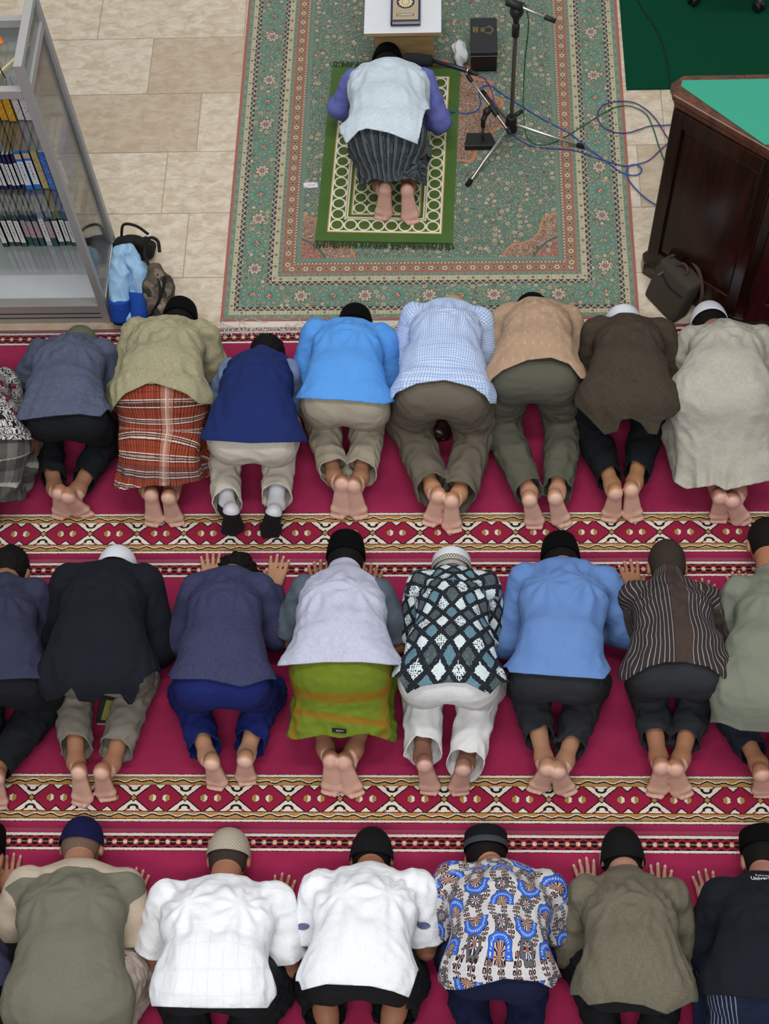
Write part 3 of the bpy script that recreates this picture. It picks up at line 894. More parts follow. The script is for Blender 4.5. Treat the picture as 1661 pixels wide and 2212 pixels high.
def p_floral(m, u, v):
    wx, wy, _ = m.xyz(m.noise(m.coord('UV'), 9, 2, color=True))
    u = u * 1.12 + (wx - .5) * .030; v = v * 1.12 + (wy - .5) * .030
    fine = m.noise(m.coord('UV'), 60, 2, 0.5, 3.0); ln = ((fine * 70.0).sin() > .62)
    c = m.mix(ln * .5, srgb(206, 204, 206), srgb(120, 112, 116))
    # vines
    px = .0525
    vx = (u + ((v * 42.0).sin()) * .016).mod(px) - px / 2
    c = m.mix(vx.abs() < .0022, c, srgb(92, 50, 44))
    lf = ((v.mod(.016) - .008) * (v.mod(.016) - .008) + (vx.abs() - .0085) * (vx.abs() - .0085)).sqrt()
    c = m.mix(lf < .0058, c, srgb(34, 24, 26)); c = m.mix(lf < .0024, c, srgb(176, 150, 140))
    # crowns and flowers in staggered columns
    for ox, oy, kind in ((0, 0, 0), (.105, .065, 0), (0, .075, 1), (.105, .14, 1)):
        x = (u + ox + 2.1).mod(.21) - .105; y = (v + oy + 3.0).mod(.15) - .075
        flip = 1.0 if ox == 0 else -1.0
        y = y * flip
        r = (x * x + y * y).sqrt(); th = (x.abs() + 1e-5).op('ARCTAN2', y)
        if kind == 0:
            rr = r + (th * 9.0).cos() * .0028
            arc = rr.band(.024, .048) & (y > -.006)
            c = m.mix(rr.band(.0215, .0505) & (y > -.008), c, srgb(60, 34, 40)); c = m.mix(arc, c, srgb(44, 100, 206))
            st = (((th * 5.5).fr() - .5).abs() * .9).mx((r - .036).abs() * 60.0); c = m.mix((st < .20) & arc, c, srgb(226, 226, 232)); c = m.mix((st < .09) & arc, c, srgb(150, 50, 50))
            fan = (r < .0215) & (y > -.012); c = m.mix(fan, c, m.mix(((th * 14.0).sin() > 0.0), srgb(52, 30, 28), srgb(196, 160, 146)))
        else:
            rr = r + (th * 7.0).cos() * .0025
            c = m.mix(rr < .028, c, srgb(40, 38, 42)); c = m.mix(rr.band(.017, .026), c, srgb(96, 92, 94))
            pet = ((th * 9.0).cos() > .2) & (r < .016); c = m.mix(pet, c, srgb(200, 206, 226))
            c = m.mix((r < .006), c, srgb(176, 84, 50))
    return c
def p_imam(m, u, v):
    w = (u * 150.0).sin(); c = m.mix(w > .1, srgb(58, 64, 68), srgb(92, 100, 104)); c = m.mix(u.mod(.0419) < .005, c, srgb(22, 24, 28))
    return m.mix((m.noise(m.vec(u * 200, v * 30, 0.0), 1.0) > .62) * .4, c, srgb(130, 140, 146))
def p_green(m, u, v):
    base = m.mix(m.noise(m.coord('UV'), 30, 3), srgb(116, 132, 38), srgb(98, 116, 32))
    rng = (v - (u * u) * .0).band(.345, .385) | v.band(.475, .495); side = (u.abs() - .20).abs() < .018
    c = m.mix(rng * .65, base, srgb(150, 96, 26)); return m.mix(side * .45, c, srgb(150, 96, 26))
def p_bluestripe(m, u, v):
    c = m.mix(m.noise(m.coord('UV'), 20), srgb(30, 40, 66), srgb(22, 28, 48)); a = (u.abs()).band(.10, .22) & (u.mod(.014) < .0032)
    return m.mix(a * .8, c, srgb(150, 162, 186))
def p_linen(c1, c2):
    def f(m, u, v):
        a = m.noise(m.vec(u * 60, v * 320, 1.0), 1.0, 3, .6) * .5 + m.noise(m.vec(u * 320, v * 60, 5.0), 1.0, 3, .6) * .5
        return m.mix(a.ss(.35, .65), srgb(*c1), srgb(*c2))
    return f
def p_windowpane(m, u, v):
    c = srgb(236, 238, 242); n = ((v > .3) & (u.mod(.05) < .006)) | ((v > .3) & (v.mod(.05) < .005)); return m.mix(n * .25, c, srgb(206, 214, 224))

hair_black = plain('black_hair', srgb(19, 17, 16), .8, .15, bump=.6)
hair_short = plain('cropped_hair', srgb(58, 49, 44), .9, .1, amt=.45, scale=160, bump=.9)
hair_fade = plain('faded_hair', srgb(104, 84, 72), .8, .2, amt=.25, scale=70, bump=.4)
hair_grey = plain('grey_hair', srgb(168, 162, 158), .7, .3, amt=.2, scale=60, bump=.5)
velvet = plain('black_velvet', srgb(9, 9, 11), .95, .1)
def knit(name, c, c2=None):
    m = Mat(name, .95, .15); x, y, z = m.xyz(m.coord('UV'))
    w = ((x * 300.0).sin() * (y * 90.0).sin())
    m.out(m.mix(w.ss(-.3, .6), srgb(*(c2 or [int(k * .8) for k in c])), srgb(*c))); m.bump(w, .4, .003); return m.m
def band_pattern():
    m = Mat('cap_band_pattern', .9, .2); x, y, z = m.xyz(m.coord('UV'))
    a = ((x * 44.0).tri(1.0) - (y * 3.0).tri(1.0)).abs() < .28
    m.out(m.mix(a, srgb(206, 202, 190), srgb(112, 108, 92))); return m.m
FB = {}
def fab(name, c, **k):
    if name not in FB: FB[name] = fabric(name, c, **k)
    return FB[name]
# ------------------------------------------------------------------ mesh helpers
_box_cache = {}
def box_mesh(sx, sy, sz, bev=0.0, key='box'):
    k = (round(sx, 4), round(sy, 4), round(sz, 4), round(bev, 4), key)
    if k in _box_cache: return _box_cache[k]
    bm = bmesh.new(); bmesh.ops.create_cube(bm, size=1)
    bmesh.ops.scale(bm, vec=(sx, sy, sz), verts=bm.verts)
    if bev > 0:
        bmesh.ops.bevel(bm, geom=bm.edges[:], offset=bev, segments=1 if bev < .002 else 2, affect='EDGES', profile=.5)
    me = bpy.data.meshes.new(key); bm.to_mesh(me); bm.free(); _box_cache[k] = me
    return me
def box(name, c, s, mat, parent=None, bev=.002, rz=0.0, rx=0.0, ry=0.0, share=False):
    me = box_mesh(*s, bev, name + mat.name)
    o = link(name, me, mat, parent); o.location = c; o.rotation_euler = (rx, ry, rz); return o
def tube_np(P, r, seg=10, closed_ends=True):
    P = np.asarray(P, float); n = len(P); R = np.broadcast_to(np.asarray(r, float), (n,))
    T = np.gradient(P, axis=0); T /= np.linalg.norm(T, axis=1)[:, None] + 1e-12
    u = np.cross(T[0], [0, 0, 1.0]);  u = np.cross(T[0], [0, 1.0, 0]) if np.linalg.norm(u) < .1 else u
    u = nrm(u); V = []; th = np.linspace(0, 2 * np.pi, seg, endpoint=False)
    for i in range(n):
        u = nrm(u - T[i] * (u @ T[i])); w = np.cross(T[i], u)
        V.append(P[i] + R[i] * (np.cos(th)[:, None] * u + np.sin(th)[:, None] * w))
    V = np.concatenate(V); i = np.arange(n - 1)[:, None] * seg; j = np.arange(seg)[None, :]; k = (j + 1) % seg
    Q = np.stack([(i + j), (i + k), (i + seg + k), (i + seg + j)], -1).reshape(-1, 4)
    V = np.concatenate([V, P[:1], P[-1:]]); a, b = len(V) - 2, len(V) - 1
    j = np.arange(seg); k = (j + 1) % seg
    Tt = np.concatenate([np.stack([np.full(seg, a), k, j], 1), np.stack([np.full(seg, b), (n - 1) * seg + j, (n - 1) * seg + k], 1)])
    return V, [Tt, Q]
def tube(name, P, r, mat, parent=None, seg=10, smooth=True):
    V, T = tube_np(P, r, seg); return link(name, new_mesh(name, V, T, smooth=smooth), mat, parent)
def rod(name, a, b, r, mat, parent=None, r2=None, seg=14):
    a, b = np.asarray(a, float), np.asarray(b, float); r2 = r if r2 is None else r2; d = nrm(b - a); e = min(r, r2) * .25
    return tube(name, [a, a + d * .0001, a + d * e, b - d * e, b - d * .0001, b], [r * .7, r * .8, r, r2, r2 * .8, r2 * .7], mat, parent, seg)
def spline(pts, n=10):
    pts = [np.asarray(p, float) for p in pts]; C = [2 * pts[0] - pts[1]] + pts + [2 * pts[-1] - pts[-2]]; out = []
    for i in range(1, len(C) - 2):
        for t in np.arange(0, 1, 1 / n):
            out.append(.5 * (2 * C[i] + (C[i + 1] - C[i - 1]) * t + (2 * C[i - 1] - 5 * C[i] + 4 * C[i + 1] - C[i + 2]) * t * t + (3 * C[i] - C[i - 1] - 3 * C[i + 1] + C[i + 2]) * t ** 3))
    return np.array(out + [pts[-1]])
def prism(name, poly, z0, z1, mat, parent=None, bev=.0):
    bm = bmesh.new(); vs = [bm.verts.new((x, y, z0)) for x, y in poly]; f = bm.faces.new(vs)
    r = bmesh.ops.extrude_face_region(bm, geom=[f]); bmesh.ops.translate(bm, vec=(0, 0, z1 - z0), verts=[v for v in r['geom'] if isinstance(v, bmesh.types.BMVert)])
    bmesh.ops.recalc_face_normals(bm, faces=bm.faces[:])
    if bev: bmesh.ops.bevel(bm, geom=bm.edges[:], offset=bev, segments=2, affect='EDGES', profile=.6)
    me = bpy.data.meshes.new(name); bm.to_mesh(me); bm.free(); return link(name, me, mat, parent)
def blob(prims, h, disp=None, smooth=2, floor=None):
    lo = np.min([p.lo for p, k in prims], axis=0) - .03; hi = np.max([p.hi for p, k in prims], axis=0) + .03
    F = Field(*[np.arange(lo[i], hi[i], h) for i in range(3)])
    for p, k in prims: F.add(p, k)
    if floor is not None: F.cut_floor(floor)
    V, Q = F.mesh(); V = relax(V, Q, smooth)
    if disp is not None: V = V + vnormals(V, tris(Q)) * disp(V)[:, None]
    if floor is not None: V[:, 2] = np.maximum(V[:, 2], floor)
    return V, Q

FLZ = -.006           # top of the stone floor; carpets fill up to z = 0
# ------------------------------------------------------------------ stone floor
def m_tile():
    m = Mat('travertine', .42, .4)
    oi = m.n('ShaderNodeObjectInfo'); rnd = S(m.nt, oi.outputs['Random'])
    g = m.n('ShaderNodeNewGeometry'); x, y, z = m.xyz(g.outputs['Position'])
    p = m.vec(x * 1.5 + rnd * 7.0, y * 2.6 + rnd * 3.0, rnd * 5.0)
    a = m.noise(p, 9, 6, .65, .6); b = m.noise(p, 26, 5, .7, 1.2); c = m.noise(p, 4, 3, .5)
    base = m.mix(a.ss(.30, .70), srgb(188, 170, 144), srgb(216, 204, 186))
    base = m.mix(b.ss(.56, .72) * .55, base, srgb(158, 132, 100))
    base = m.mix(b.ss(.28, .40).inv() * .5, base, srgb(228, 220, 206))
    base = m.mix((rnd > .9) * .4, base, srgb(158, 130, 100))
    base = m.mix(m.voro(p, 34, 'F1').ss(.0, .10).inv() * (a > .52) * .6, base, srgb(140, 112, 84))
    m.out(base); m.bump(b, .12, .002); m.l((b * .25 + .30).s, m.b.inputs['Roughness']); return m.m
tile_m = m_tile()
floor_o = box('floor', (-.3, 3.5, FLZ - .05 - .004), (8.0, 10.0, .1), plain('floor_mortar', srgb(170, 160, 144), .9), None, 0)
floor_o['kind'] = 'structure'
TW, TH = .80, .402
random.seed(3)
rows = {0: -1.906, 1: -1.596, 2: -1.304, 3: -1.45, 4: -1.308}
for r in range(-6, 7):
    y0 = 4.791 + (3 - r) * TH * 1.0 if False else 6.0 - r * TH
    x0 = rows.get(r + 0, -1.5 + random.uniform(-.3, .3)) if r >= 0 else -1.7 + random.uniform(-.3, .3)
    # rows counted from the top of the picture: row 0 lies beyond y = 6.0
    yc = 6.0 + TH / 2 - r * TH
    if yc < 3.9: continue
    k0 = math.floor((-3.0 - x0) / TW)
    for k in range(k0 - 1, k0 + 8):
        xa = x0 + k * TW
        if xa > 2.7 or yc > 8.2: continue
        t = box('tile', (xa + TW / 2 + .3, yc - 3.5, .05 + .004 - .006), (TW - .004, TH - .004, .012), tile_m, floor_o, .0012)

# ------------------------------------------------------------------ red prayer carpets
CR, CRD = srgb(154, 34, 76), srgb(140, 28, 68)
def m_carpet(y_top, y_bot, x_hex, x_med):
    m = Mat('red_carpet', .95, .1); m.b.inputs['Sheen Weight'].default_value = .25
    g = m.n('ShaderNodeNewGeometry'); X, Y, Z = m.xyz(g.outputs['Position'])
    pv = g.outputs['Position']
    jx = (m.noise(pv, 170, 2) - .5) * .006; jy = (m.noise(m.vec(X + 9.0, Y), 170, 2) - .5) * .006
    x, y = X + jx, Y + jy
    pile = m.noise(m.vec(X * 1.0, Y * 1.6), 3.2, 3, .5)
    base = m.mix(pile.ss(.35, .65), CR, CRD); base = m.mix(m.noise(pv, 420, 2) * .5, base, srgb(172, 50, 92))
    wht, blk, tan, red = srgb(222, 212, 196), srgb(28, 20, 24), srgb(172, 128, 72), srgb(146, 26, 60)
    # --- wide border, measured up from the seam: total .224
    v = y - y_bot
    def wave(c, v0, v1, ph):
        mid = (v0 + v1) / 2
        w = ((x * 92.0 + ph).sin() * .0042 + (x * 41.0 + ph * 2).sin() * .0030)
        d = v - mid - w
        c = m.mix(v.band(v0, v1), c, tan)
        c = m.mix(v.band(v0, v1) & d.band(.0012, .0052), c, wht); c = m.mix(v.band(v0, v1) & d.band(-.0045, .0012), c, blk)
        return m.mix((v.band(v0 - .0018, v0 + .001)) | v.band(v1 - .001, v1 + .0018), c, blk)
    c = base
    c = m.mix(v.band(.029, .038), c, wht); c = m.mix(v.band(.215, .2245), c, wht)
    c = m.mix(v.band(.2245, .2265) | v.band(.0268, .029), c, blk)
    c = wave(c, .040, .070, 0.0); c = wave(c, .180, .2135, 1.7)
    # main band
    h = .0535; yc = v - .1262; ay = yc.abs(); inb = ay < h
    per = .2100; xx = ((x - x_hex + per / 2 + per * 40).mod(per) - per / 2); ax = xx.abs()
    c = m.mix(inb, c, wht)
    # stepped double diamond
    f1 = (ax * .85 + .030)                 # rising from the notch
    f2 = (.0985 - ax) * .80
    f = f1.mn(f2).mn(h + .01)
    c = m.mix(inb & ((ay - f) < .0065), c, blk); c = m.mix(inb & ((ay - f) < 0.0), c, red)
    # strokes in the white fields beside the diamonds
    bx = per / 2 - ax
    e = ay - (bx * .62 + .012)
    c = m.mix(inb & (bx < .062) & (e - .020).abs().op('LESS_THAN', .0035) & (bx > .020), c, red)
    arch = ((bx * bx) / (.024 * .024) + ((ay - .042) * (ay - .042)) / (.017 * .017)).sqrt()
    c = m.mix(inb & arch.band(.52, 1.0) & (ay < .046), c, blk)
    c = m.mix(inb & ((bx - .0) + ay < .017), c, blk); c = m.mix(inb & (bx + ay < .0115), c, tan)
    # little hexagons inside
    hx = (ax - .028).abs(); hexd = hx.mx(hx * .55 + ay * .85)
    c = m.mix(inb & (hexd < .0165), c, blk); c = m.mix(inb & (hexd < .0145), c, wht); c = m.mix(inb & (hexd < .0145) & (ax > .026), c, tan)
    # --- narrow band near the upper edge
    w = y_top - y
    c = m.mix(w.band(.019, .030) | w.band(.0785, .088), c, wht)
    c = m.mix(w.band(.030, .0785), c, blk); c = m.mix(w.band(.017, .019) | w.band(.088, .090), c, blk)
    yc2 = w - .0542; p2 = .0430; x2 = ((x - x_med + p2 * 60).mod(p2) - p2 / 2)
    ed = (x2 * (6.283 / p2)).cos() * .0040
    c = m.mix(((yc2.abs() - .0155) - ed * -1.0).abs() < .0045, c, red)
    r2 = (x2 * x2 + yc2 * yc2).sqrt()
    c = m.mix(yc2.abs() < .0018, c, tan); c = m.mix(r2 < .0125, c, red); c = m.mix(r2 < .0098, c, tan)
    c = m.mix((r2 < .0078) & (m.noise(pv, 330, 1) > .46), c, wht)
    m.out(c)
    m.bump(m.noise(pv, 520, 2) + m.noise(pv, 90, 2) * .6 + m.noise(pv, 14, 2) * .4, .45, .004)
    return m.m
YT = [4.087, 2.8555, 1.6495, .4445]
hexes = [-1.0817, -1.6075, -1.30]
clab = ['crimson prayer carpet strip under the front row, top edge by the rug', 'crimson prayer carpet strip under the second row', 'crimson prayer carpet strip at the bottom of the picture']
for i in range(3):
    top, bot = YT[i], YT[i + 1]
    bm = bmesh.new(); nx = 120; ny = 24; vs = {}
    for a in range(nx + 1):
        for b in range(ny + 1):
            x = -3.4 + 6.4 * a / nx; y = bot + (top - bot) * b / ny
            # the strips meet in slight ripples
            z = .0015 * math.sin(x * 7 + i) * math.exp(-min(y - bot, top - y) / .03) - .0008
            if b in (0, ny): y += (.0003 if b == 0 else -.0003); z -= .0015
            vs[a, b] = bm.verts.new((x, y, z))
    for a in range(nx):
        for b in range(ny): bm.faces.new((vs[a, b], vs[a + 1, b], vs[a + 1, b + 1], vs[a, b + 1]))
    me = bpy.data.meshes.new('carpet_runner'); bm.to_mesh(me); bm.free()
    me.polygons.foreach_set('use_smooth', np.full(len(me.polygons), True))
    o = link('carpet_runner', me, m_carpet(top, bot, hexes[i], -.02 + i * .011))
    sd = o.modifiers.new('pile', 'SOLIDIFY'); sd.thickness = .004; sd.offset = -1
    tag(o, clab[i], 'carpet', 'rolled-out carpet strips')

# ------------------------------------------------------------------ green patterned rug
RW_, RL_ = 2.0, 3.1
rug_c = np.array([-.098, 4.122 + RL_ / 2, 0])
def m_rug():
    m = Mat('persian_rug', .95, .1)
    x, y, z = m.xyz(m.coord('Object')); pv = m.coord('Object')
    jit = m.noise(pv, 240, 1, color=True); jx_, jy_, _ = m.xyz(jit)
    x = x + (jx_ - .5) * .004; y = y + (jy_ - .5) * .004
    dx = RW_ / 2 - x.abs(); dy = RL_ / 2 - y.abs(); d = dx.mn(dy); side = dx < dy
    # along: coordinate running beside the edge
    al = S(m.nt, m.mix(side, m.vec(x, x, x), m.vec(y, y, y)))
    n = m.n('ShaderNodeSeparateXYZ'); m.l(al.s, n.inputs[0]); al = S(m.nt, n.outputs[0])
    teal, pink, cream, ink, rust, grey = srgb(84, 142, 118), srgb(196, 160, 144), srgb(196, 184, 152), srgb(34, 34, 42), srgb(164, 96, 78), srgb(120, 132, 118)
    def cellular(scale, rnd):
        v = m.n('ShaderNodeTexVoronoi'); m.l(pv, v.inputs['Vector']); v.inputs['Scale'].default_value = scale; v.inputs['Randomness'].default_value = rnd
        px_, py_, _ = m.xyz(v.outputs['Position']); x0, y0, _ = m.xyz(pv)
        return S(m.nt, v.outputs['Distance']), m.xyz(v.outputs['Color']), (x0 - px_) * scale, (y0 - py_) * scale
    d1, c1, fx, fy = cellular(30.0, .8); d2, c2, gx, gy = cellular(62.0, .9)
    pet5 = d1 + (fy.op('ARCTAN2', fx) * 5.0 + c1[1] * 6.0).cos() * .065            # five petals
    ca_, sa_ = (c2[1] * 6.28).cos(), (c2[1] * 6.28).sin(); lx_ = gx * ca_ + gy * sa_; ly_ = gy * ca_ - gx * sa_
    leafd = ((lx_ * .62) * (lx_ * .62) + (ly_ * 1.9) * (ly_ * 1.9)).sqrt()             # slim leaves
    vine = (m.noise(pv, 17, 2, .5, 1.2) * 34.0).sin()
    def floral(bg, dens=1.0, fl=pink):
        c = bg
        c = m.mix((vine.abs() < .22) * .85, c, ink)
        ok = c2[0] > .10
        c = m.mix((leafd < .40) & ok, c, ink)
        c = m.mix((leafd < .30) & ok, c, m.mix(c2[2] > .62, m.mix(c2[2] > .80, srgb(186, 150, 132), srgb(150, 96, 84)), m.mix(c2[2] > .3, srgb(170, 158, 130), srgb(122, 128, 118))))
        has = c1[0] > .38
        c = m.mix((pet5 < .40) & has, c, ink)
        c = m.mix((pet5 < .345) & has, c, m.mix(c1[2] > .66, m.mix(c1[2] > .33, srgb(186, 176, 146), fl), srgb(156, 84, 78)))
        c = m.mix((d1 < .15) & has, c, ink); return m.mix((d1 < .10) & has, c, srgb(190, 150, 110))
    tealc = m.mix(m.noise(pv, 12, 3), srgb(78, 118, 100), srgb(100, 138, 120))
    c = floral(tealc)                                                   # field
    # corner ornaments
    qx, qy = dx - .28, dy - .28; cs = qx + qy + (qx * 34.0).sin() * .02 + (qy * 34.0).sin() * .02
    corner = (cs < .44) & (d > .27)
    arab = (m.noise(pv, 44, 2, .5, 2.0) * 46.0).sin()
    ac = m.mix(arab > .25, m.mix(arab > -.35, ink, srgb(150, 104, 84)), m.mix(c2[1] > .5, srgb(202, 170, 150), srgb(190, 140, 110)))
    c = m.mix(corner, c, ac); c = m.mix((cs - .44).abs() < .008, c, srgb(196, 120, 84))
    rr = (qx * qx + qy * qy).sqrt()
    c = m.mix((rr < .23) & (d > .27), c, floral(m.mix(m.noise(pv, 20), srgb(182, 104, 86), srgb(160, 92, 76)), 1.0, cream))
    c = m.mix(((rr - .23).abs() < .006) | ((rr - .115).abs() < .005), c, srgb(60, 90, 84)); c = m.mix((rr < .11) & (d > .27) & (d2 > .3), c, tealc)
    # centre medallion hints near the head of the rug
    mr = ((x * x) * 1.0 + (y + .25) * (y + .25)).sqrt(); med = mr + (x.abs().op('ARCTAN2', y + .25) * 16.0).cos() * .02
    c = m.mix(med < .36, c, ac); c = m.mix((med - .36).abs() < .009, c, srgb(196, 120, 84)); c = m.mix(med < .16, c, floral(srgb(170, 100, 82)))
    # guard stripes, inside to outside
    def flowers(col_bg, per, c_in, lo, hi, ring=ink):
        q = (al + 20.0).mod(per) - per / 2; md = (lo + hi) / 2; r = (q * q + (d - md) * (d - md)).sqrt(); alt = ((al + 20.0) / per).fl().mod(2.0)
        cc = m.mix(((q.abs() - per / 2).abs() < .003) | ((q * 260.0).sin() > .85), col_bg, m.mix(.5, grey, col_bg))
        k = (hi - lo) / 2
        rr_ = r + (q.op('ARCTAN2', d - md) * 6.0).cos() * k * .10; cc = m.mix(rr_ < k * .66, cc, m.mix(.35, ring, col_bg)); cc = m.mix(rr_ < k * .52, cc, m.mix(alt, c_in, srgb(150, 128, 104))); cc = m.mix(r < k * .2, cc, m.mix(alt, srgb(40, 90, 76), ink)); return cc
    c = m.mix(d < .37, c, m.mix(m.noise(pv, 30), tealc, grey))
    zz = (al + 20.0).tri(.018); c = m.mix(d < .352, c, m.mix(zz * .016 + .335 > d, srgb(120, 120, 110), cream)); c = m.mix((d - .335 - zz * .016).abs() < .0022, c, ink)
    c = m.mix(d < .336, c, flowers(m.mix(m.noise(pv, 60), srgb(168, 98, 78), srgb(150, 84, 68)), .034, cream, .282, .334, srgb(140, 60, 54)))
    c = m.mix(d < .281, c, flowers(grey, .030, srgb(90, 130, 110), .262, .280))
    c = m.mix(d < .262, c, flowers(cream, .036, srgb(214, 204, 176), .234, .262))
    def zig(lo, hi, c):
        t = (al + 20.0).tri(.034); b = (d - lo) / (hi - lo); cc = m.mix((t - b).abs() < .16, ink, srgb(206, 176, 156))
        q = (al + 20.0).mod(.034) - .017; r = (q * q + (d - (lo + hi) / 2) * (d - (lo + hi) / 2)).sqrt(); cc = m.mix(r < .0042, cc, srgb(120, 140, 136)); return m.mix(d < hi, c, cc)
    c = zig(.212, .234, c)
    # main border with wreaths
    per = .155; q = (al + 20.07).mod(per) - per / 2; md = .147; r = (q * q + (d - md) * (d - md)).sqrt(); alt = ((al + 20.07) / per).fl().mod(2.0)
    bc = floral(m.mix(m.noise(pv, 10), srgb(112, 146, 124), srgb(88, 136, 114)), 1.0, srgb(206, 186, 150))
    tq = q.op('ARCTAN2', d - md); on = alt < .5
    bc = m.mix((r < .060) & on, bc, m.mix(m.noise(pv, 30), srgb(62, 128, 104), srgb(84, 150, 124)))
    ra = (r - .046) ; an9 = ((tq * (11 / 6.2832)).fr() - .5) * (.046 * 6.2832 / 11); fr_ = (ra * ra + an9 * an9).sqrt()
    bc = m.mix((fr_ < .0105) & on, bc, ink); bc = m.mix((fr_ < .0088) & on, bc, srgb(176, 148, 146)); bc = m.mix((fr_ < .003) & on, bc, ink)
    hq = q.abs() * 1.1 + (d - md).abs(); bc = m.mix((hq < .026) & on, bc, ink); bc = m.mix((hq < .0225) & on, bc, m.mix(leafd < .3, srgb(150, 92, 84), srgb(196, 176, 156)))
    pq = r + (tq * 8.0).cos() * .006; off_ = alt > .5
    bc = m.mix((pq < .034) & off_, bc, ink); bc = m.mix((pq < .030) & off_, bc, srgb(198, 178, 158)); bc = m.mix((pq < .016) & off_, bc, srgb(150, 88, 92)); bc = m.mix((r < .007) & off_, bc, srgb(90, 136, 118))
    c = m.mix(d < .212, c, bc)
    c = zig(.060, .082, c)
    c = m.mix(d < .060, c, flowers(cream, .040, srgb(214, 204, 176), .037, .060))
    c = m.mix(d < .037, c, flowers(m.mix(m.noise(pv, 40), grey, srgb(104, 140, 118)), .032, srgb(150, 176, 150), .014, .037))
    c = m.mix(d < .014, c, m.mix(m.noise(pv, 60), srgb(178, 96, 88), srgb(160, 82, 76)))
    c = m.mix(.20, c, srgb(126, 130, 116)); m.out(vary(m, c, .10, 3.0)); m.bump(m.noise(pv, 420, 2) + d2 * .4, .35, .003); return m.m
rug = box('rug', tuple(rug_c + [0, 0, -.0025]), (RW_, RL_, .005), m_rug(), None, .001, rz=-.0035)
tag(rug, 'green floral oriental rug with cream borders and pink edge', 'rug')
kel = box('kelim_end', (0, -RL_ / 2 - .018, -.001), (RW_ - .01, .036, .004), plain('cream_cotton_end', srgb(208, 200, 188), .95, amt=.12, scale=60), rug, .001)
# fringe: knotted cotton threads
rs = np.random.RandomState(5); Vs, Ts, Qs, n0 = [], [], [], 0
for k in range(520):
    x = -1 + 2.0 * (k + rs.rand()) / 520; y = -RL_ / 2 - .034; a = rs.normal(0, .5); L = rs.uniform(.03, .075)
    if rs.rand() < .06: L *= 1.5; a *= 2; y += .05
    p = np.array([x, y, .002]); P = [p]
    for q in range(4):
        a += rs.normal(0, .45); p = p + np.array([math.sin(a), -math.cos(a), 0]) * L / 4; p[2] = .002 + rs.rand() * .006; P.append(p)
    V, (T, Q) = tube_np(P, rs.uniform(.0008, .0016), 4); Vs.append(V); Ts.append(T + n0); Qs.append(Q + n0); n0 += len(V)
fr = link('fringe', new_mesh('fringe', np.concatenate(Vs), [np.concatenate(Ts), np.concatenate(Qs)]), plain('cream_thread', srgb(214, 208, 198), .95), rug); fr['kind'] = 'stuff'

# ------------------------------------------------------------------ green prayer mat
MW, ML = .68, 1.156
def m_mat():
    m = Mat('prayer_mat', .95, .1); m.b.inputs['Sheen Weight'].default_value = .3
    x, y, z = m.xyz(m.coord('Object')); pv = m.coord('Object')
    dx = MW / 2 - x.abs(); dy = ML / 2 - y.abs(); d = dx.mn(dy)
    green = m.mix(m.noise(pv, 7, 3), srgb(62, 92, 38), srgb(78, 108, 48)); wht, gold = srgb(224, 218, 204), srgb(176, 142, 56)
    dkg = m.mix(m.noise(m.vec(x * 30, y * 300), 1, 2), srgb(62, 84, 34), srgb(88, 112, 50))
    def cells(cw, ch, ox, oy):
        a = (x + ox) / cw; b = (y + oy) / ch; fx = (a - a.fl() - .5) * cw; fy = (b - b.fl() - .5) * ch
        r = ((fx * fx) / (cw * cw) + (fy * fy) / (ch * ch)).sqrt()
        c = m.mix(r < .51, dkg, wht); c = m.mix(r < .40, c, gold); return m.mix(r < .375, c, dkg)
    b0 = .068; c = green
    c = m.mix(d > b0 - .013, c, gold); c = m.mix(d > b0 - .008, c, wht); c = m.mix(d > b0, c, cells(.068, .068, MW / 2 - b0 + .68, ML / 2 - b0 + .68))
    e = b0 + .068
    for off, k in ((0, wht), (.006, gold), (.011, wht), (.018, green), (.030, gold), (.036, wht)): c = m.mix(d > e + off, c, k)
    i0 = e + .041; nx = 5; cw = (MW - 2 * i0) / nx; ny = 12; ch = (ML - 2 * i0) / ny
    c = m.mix(d > i0, c, cells(cw, ch, MW / 2 - i0 + cw * 9, ML / 2 - i0 + ch * 9))
    m.out(c); m.bump(m.noise(pv, 500, 2) + m.noise(pv, 16, 2), .4, .003); return m.m
mat_o = empty('prayer_mat', (-.303, 5.165, 0), -.04)
tag(mat_o, 'green prayer mat patterned with white rings, under the leader', 'prayer mat')
bm = bmesh.new(); nx, ny = 24, 36; vs = {}
for a in range(nx + 1):
    for b in range(ny + 1):
        x = -MW / 2 + MW * a / nx; y = -ML / 2 + ML * b / ny
        vs[a, b] = bm.verts.new((x, y, .005 + .002 * math.sin(y * 9 + 1) * abs(x) / .34 + (.003 if b < 2 else 0) * math.sin(x * 9)))
for a in range(nx):
    for b in range(ny): bm.faces.new((vs[a, b], vs[a + 1, b], vs[a + 1, b + 1], vs[a, b + 1]))
me = bpy.data.meshes.new('mat_cloth'); bm.to_mesh(me); bm.free()
o = link('mat_cloth', me, m_mat(), mat_o); sd = o.modifiers.new('pile', 'SOLIDIFY'); sd.thickness = .004; sd.offset = -1
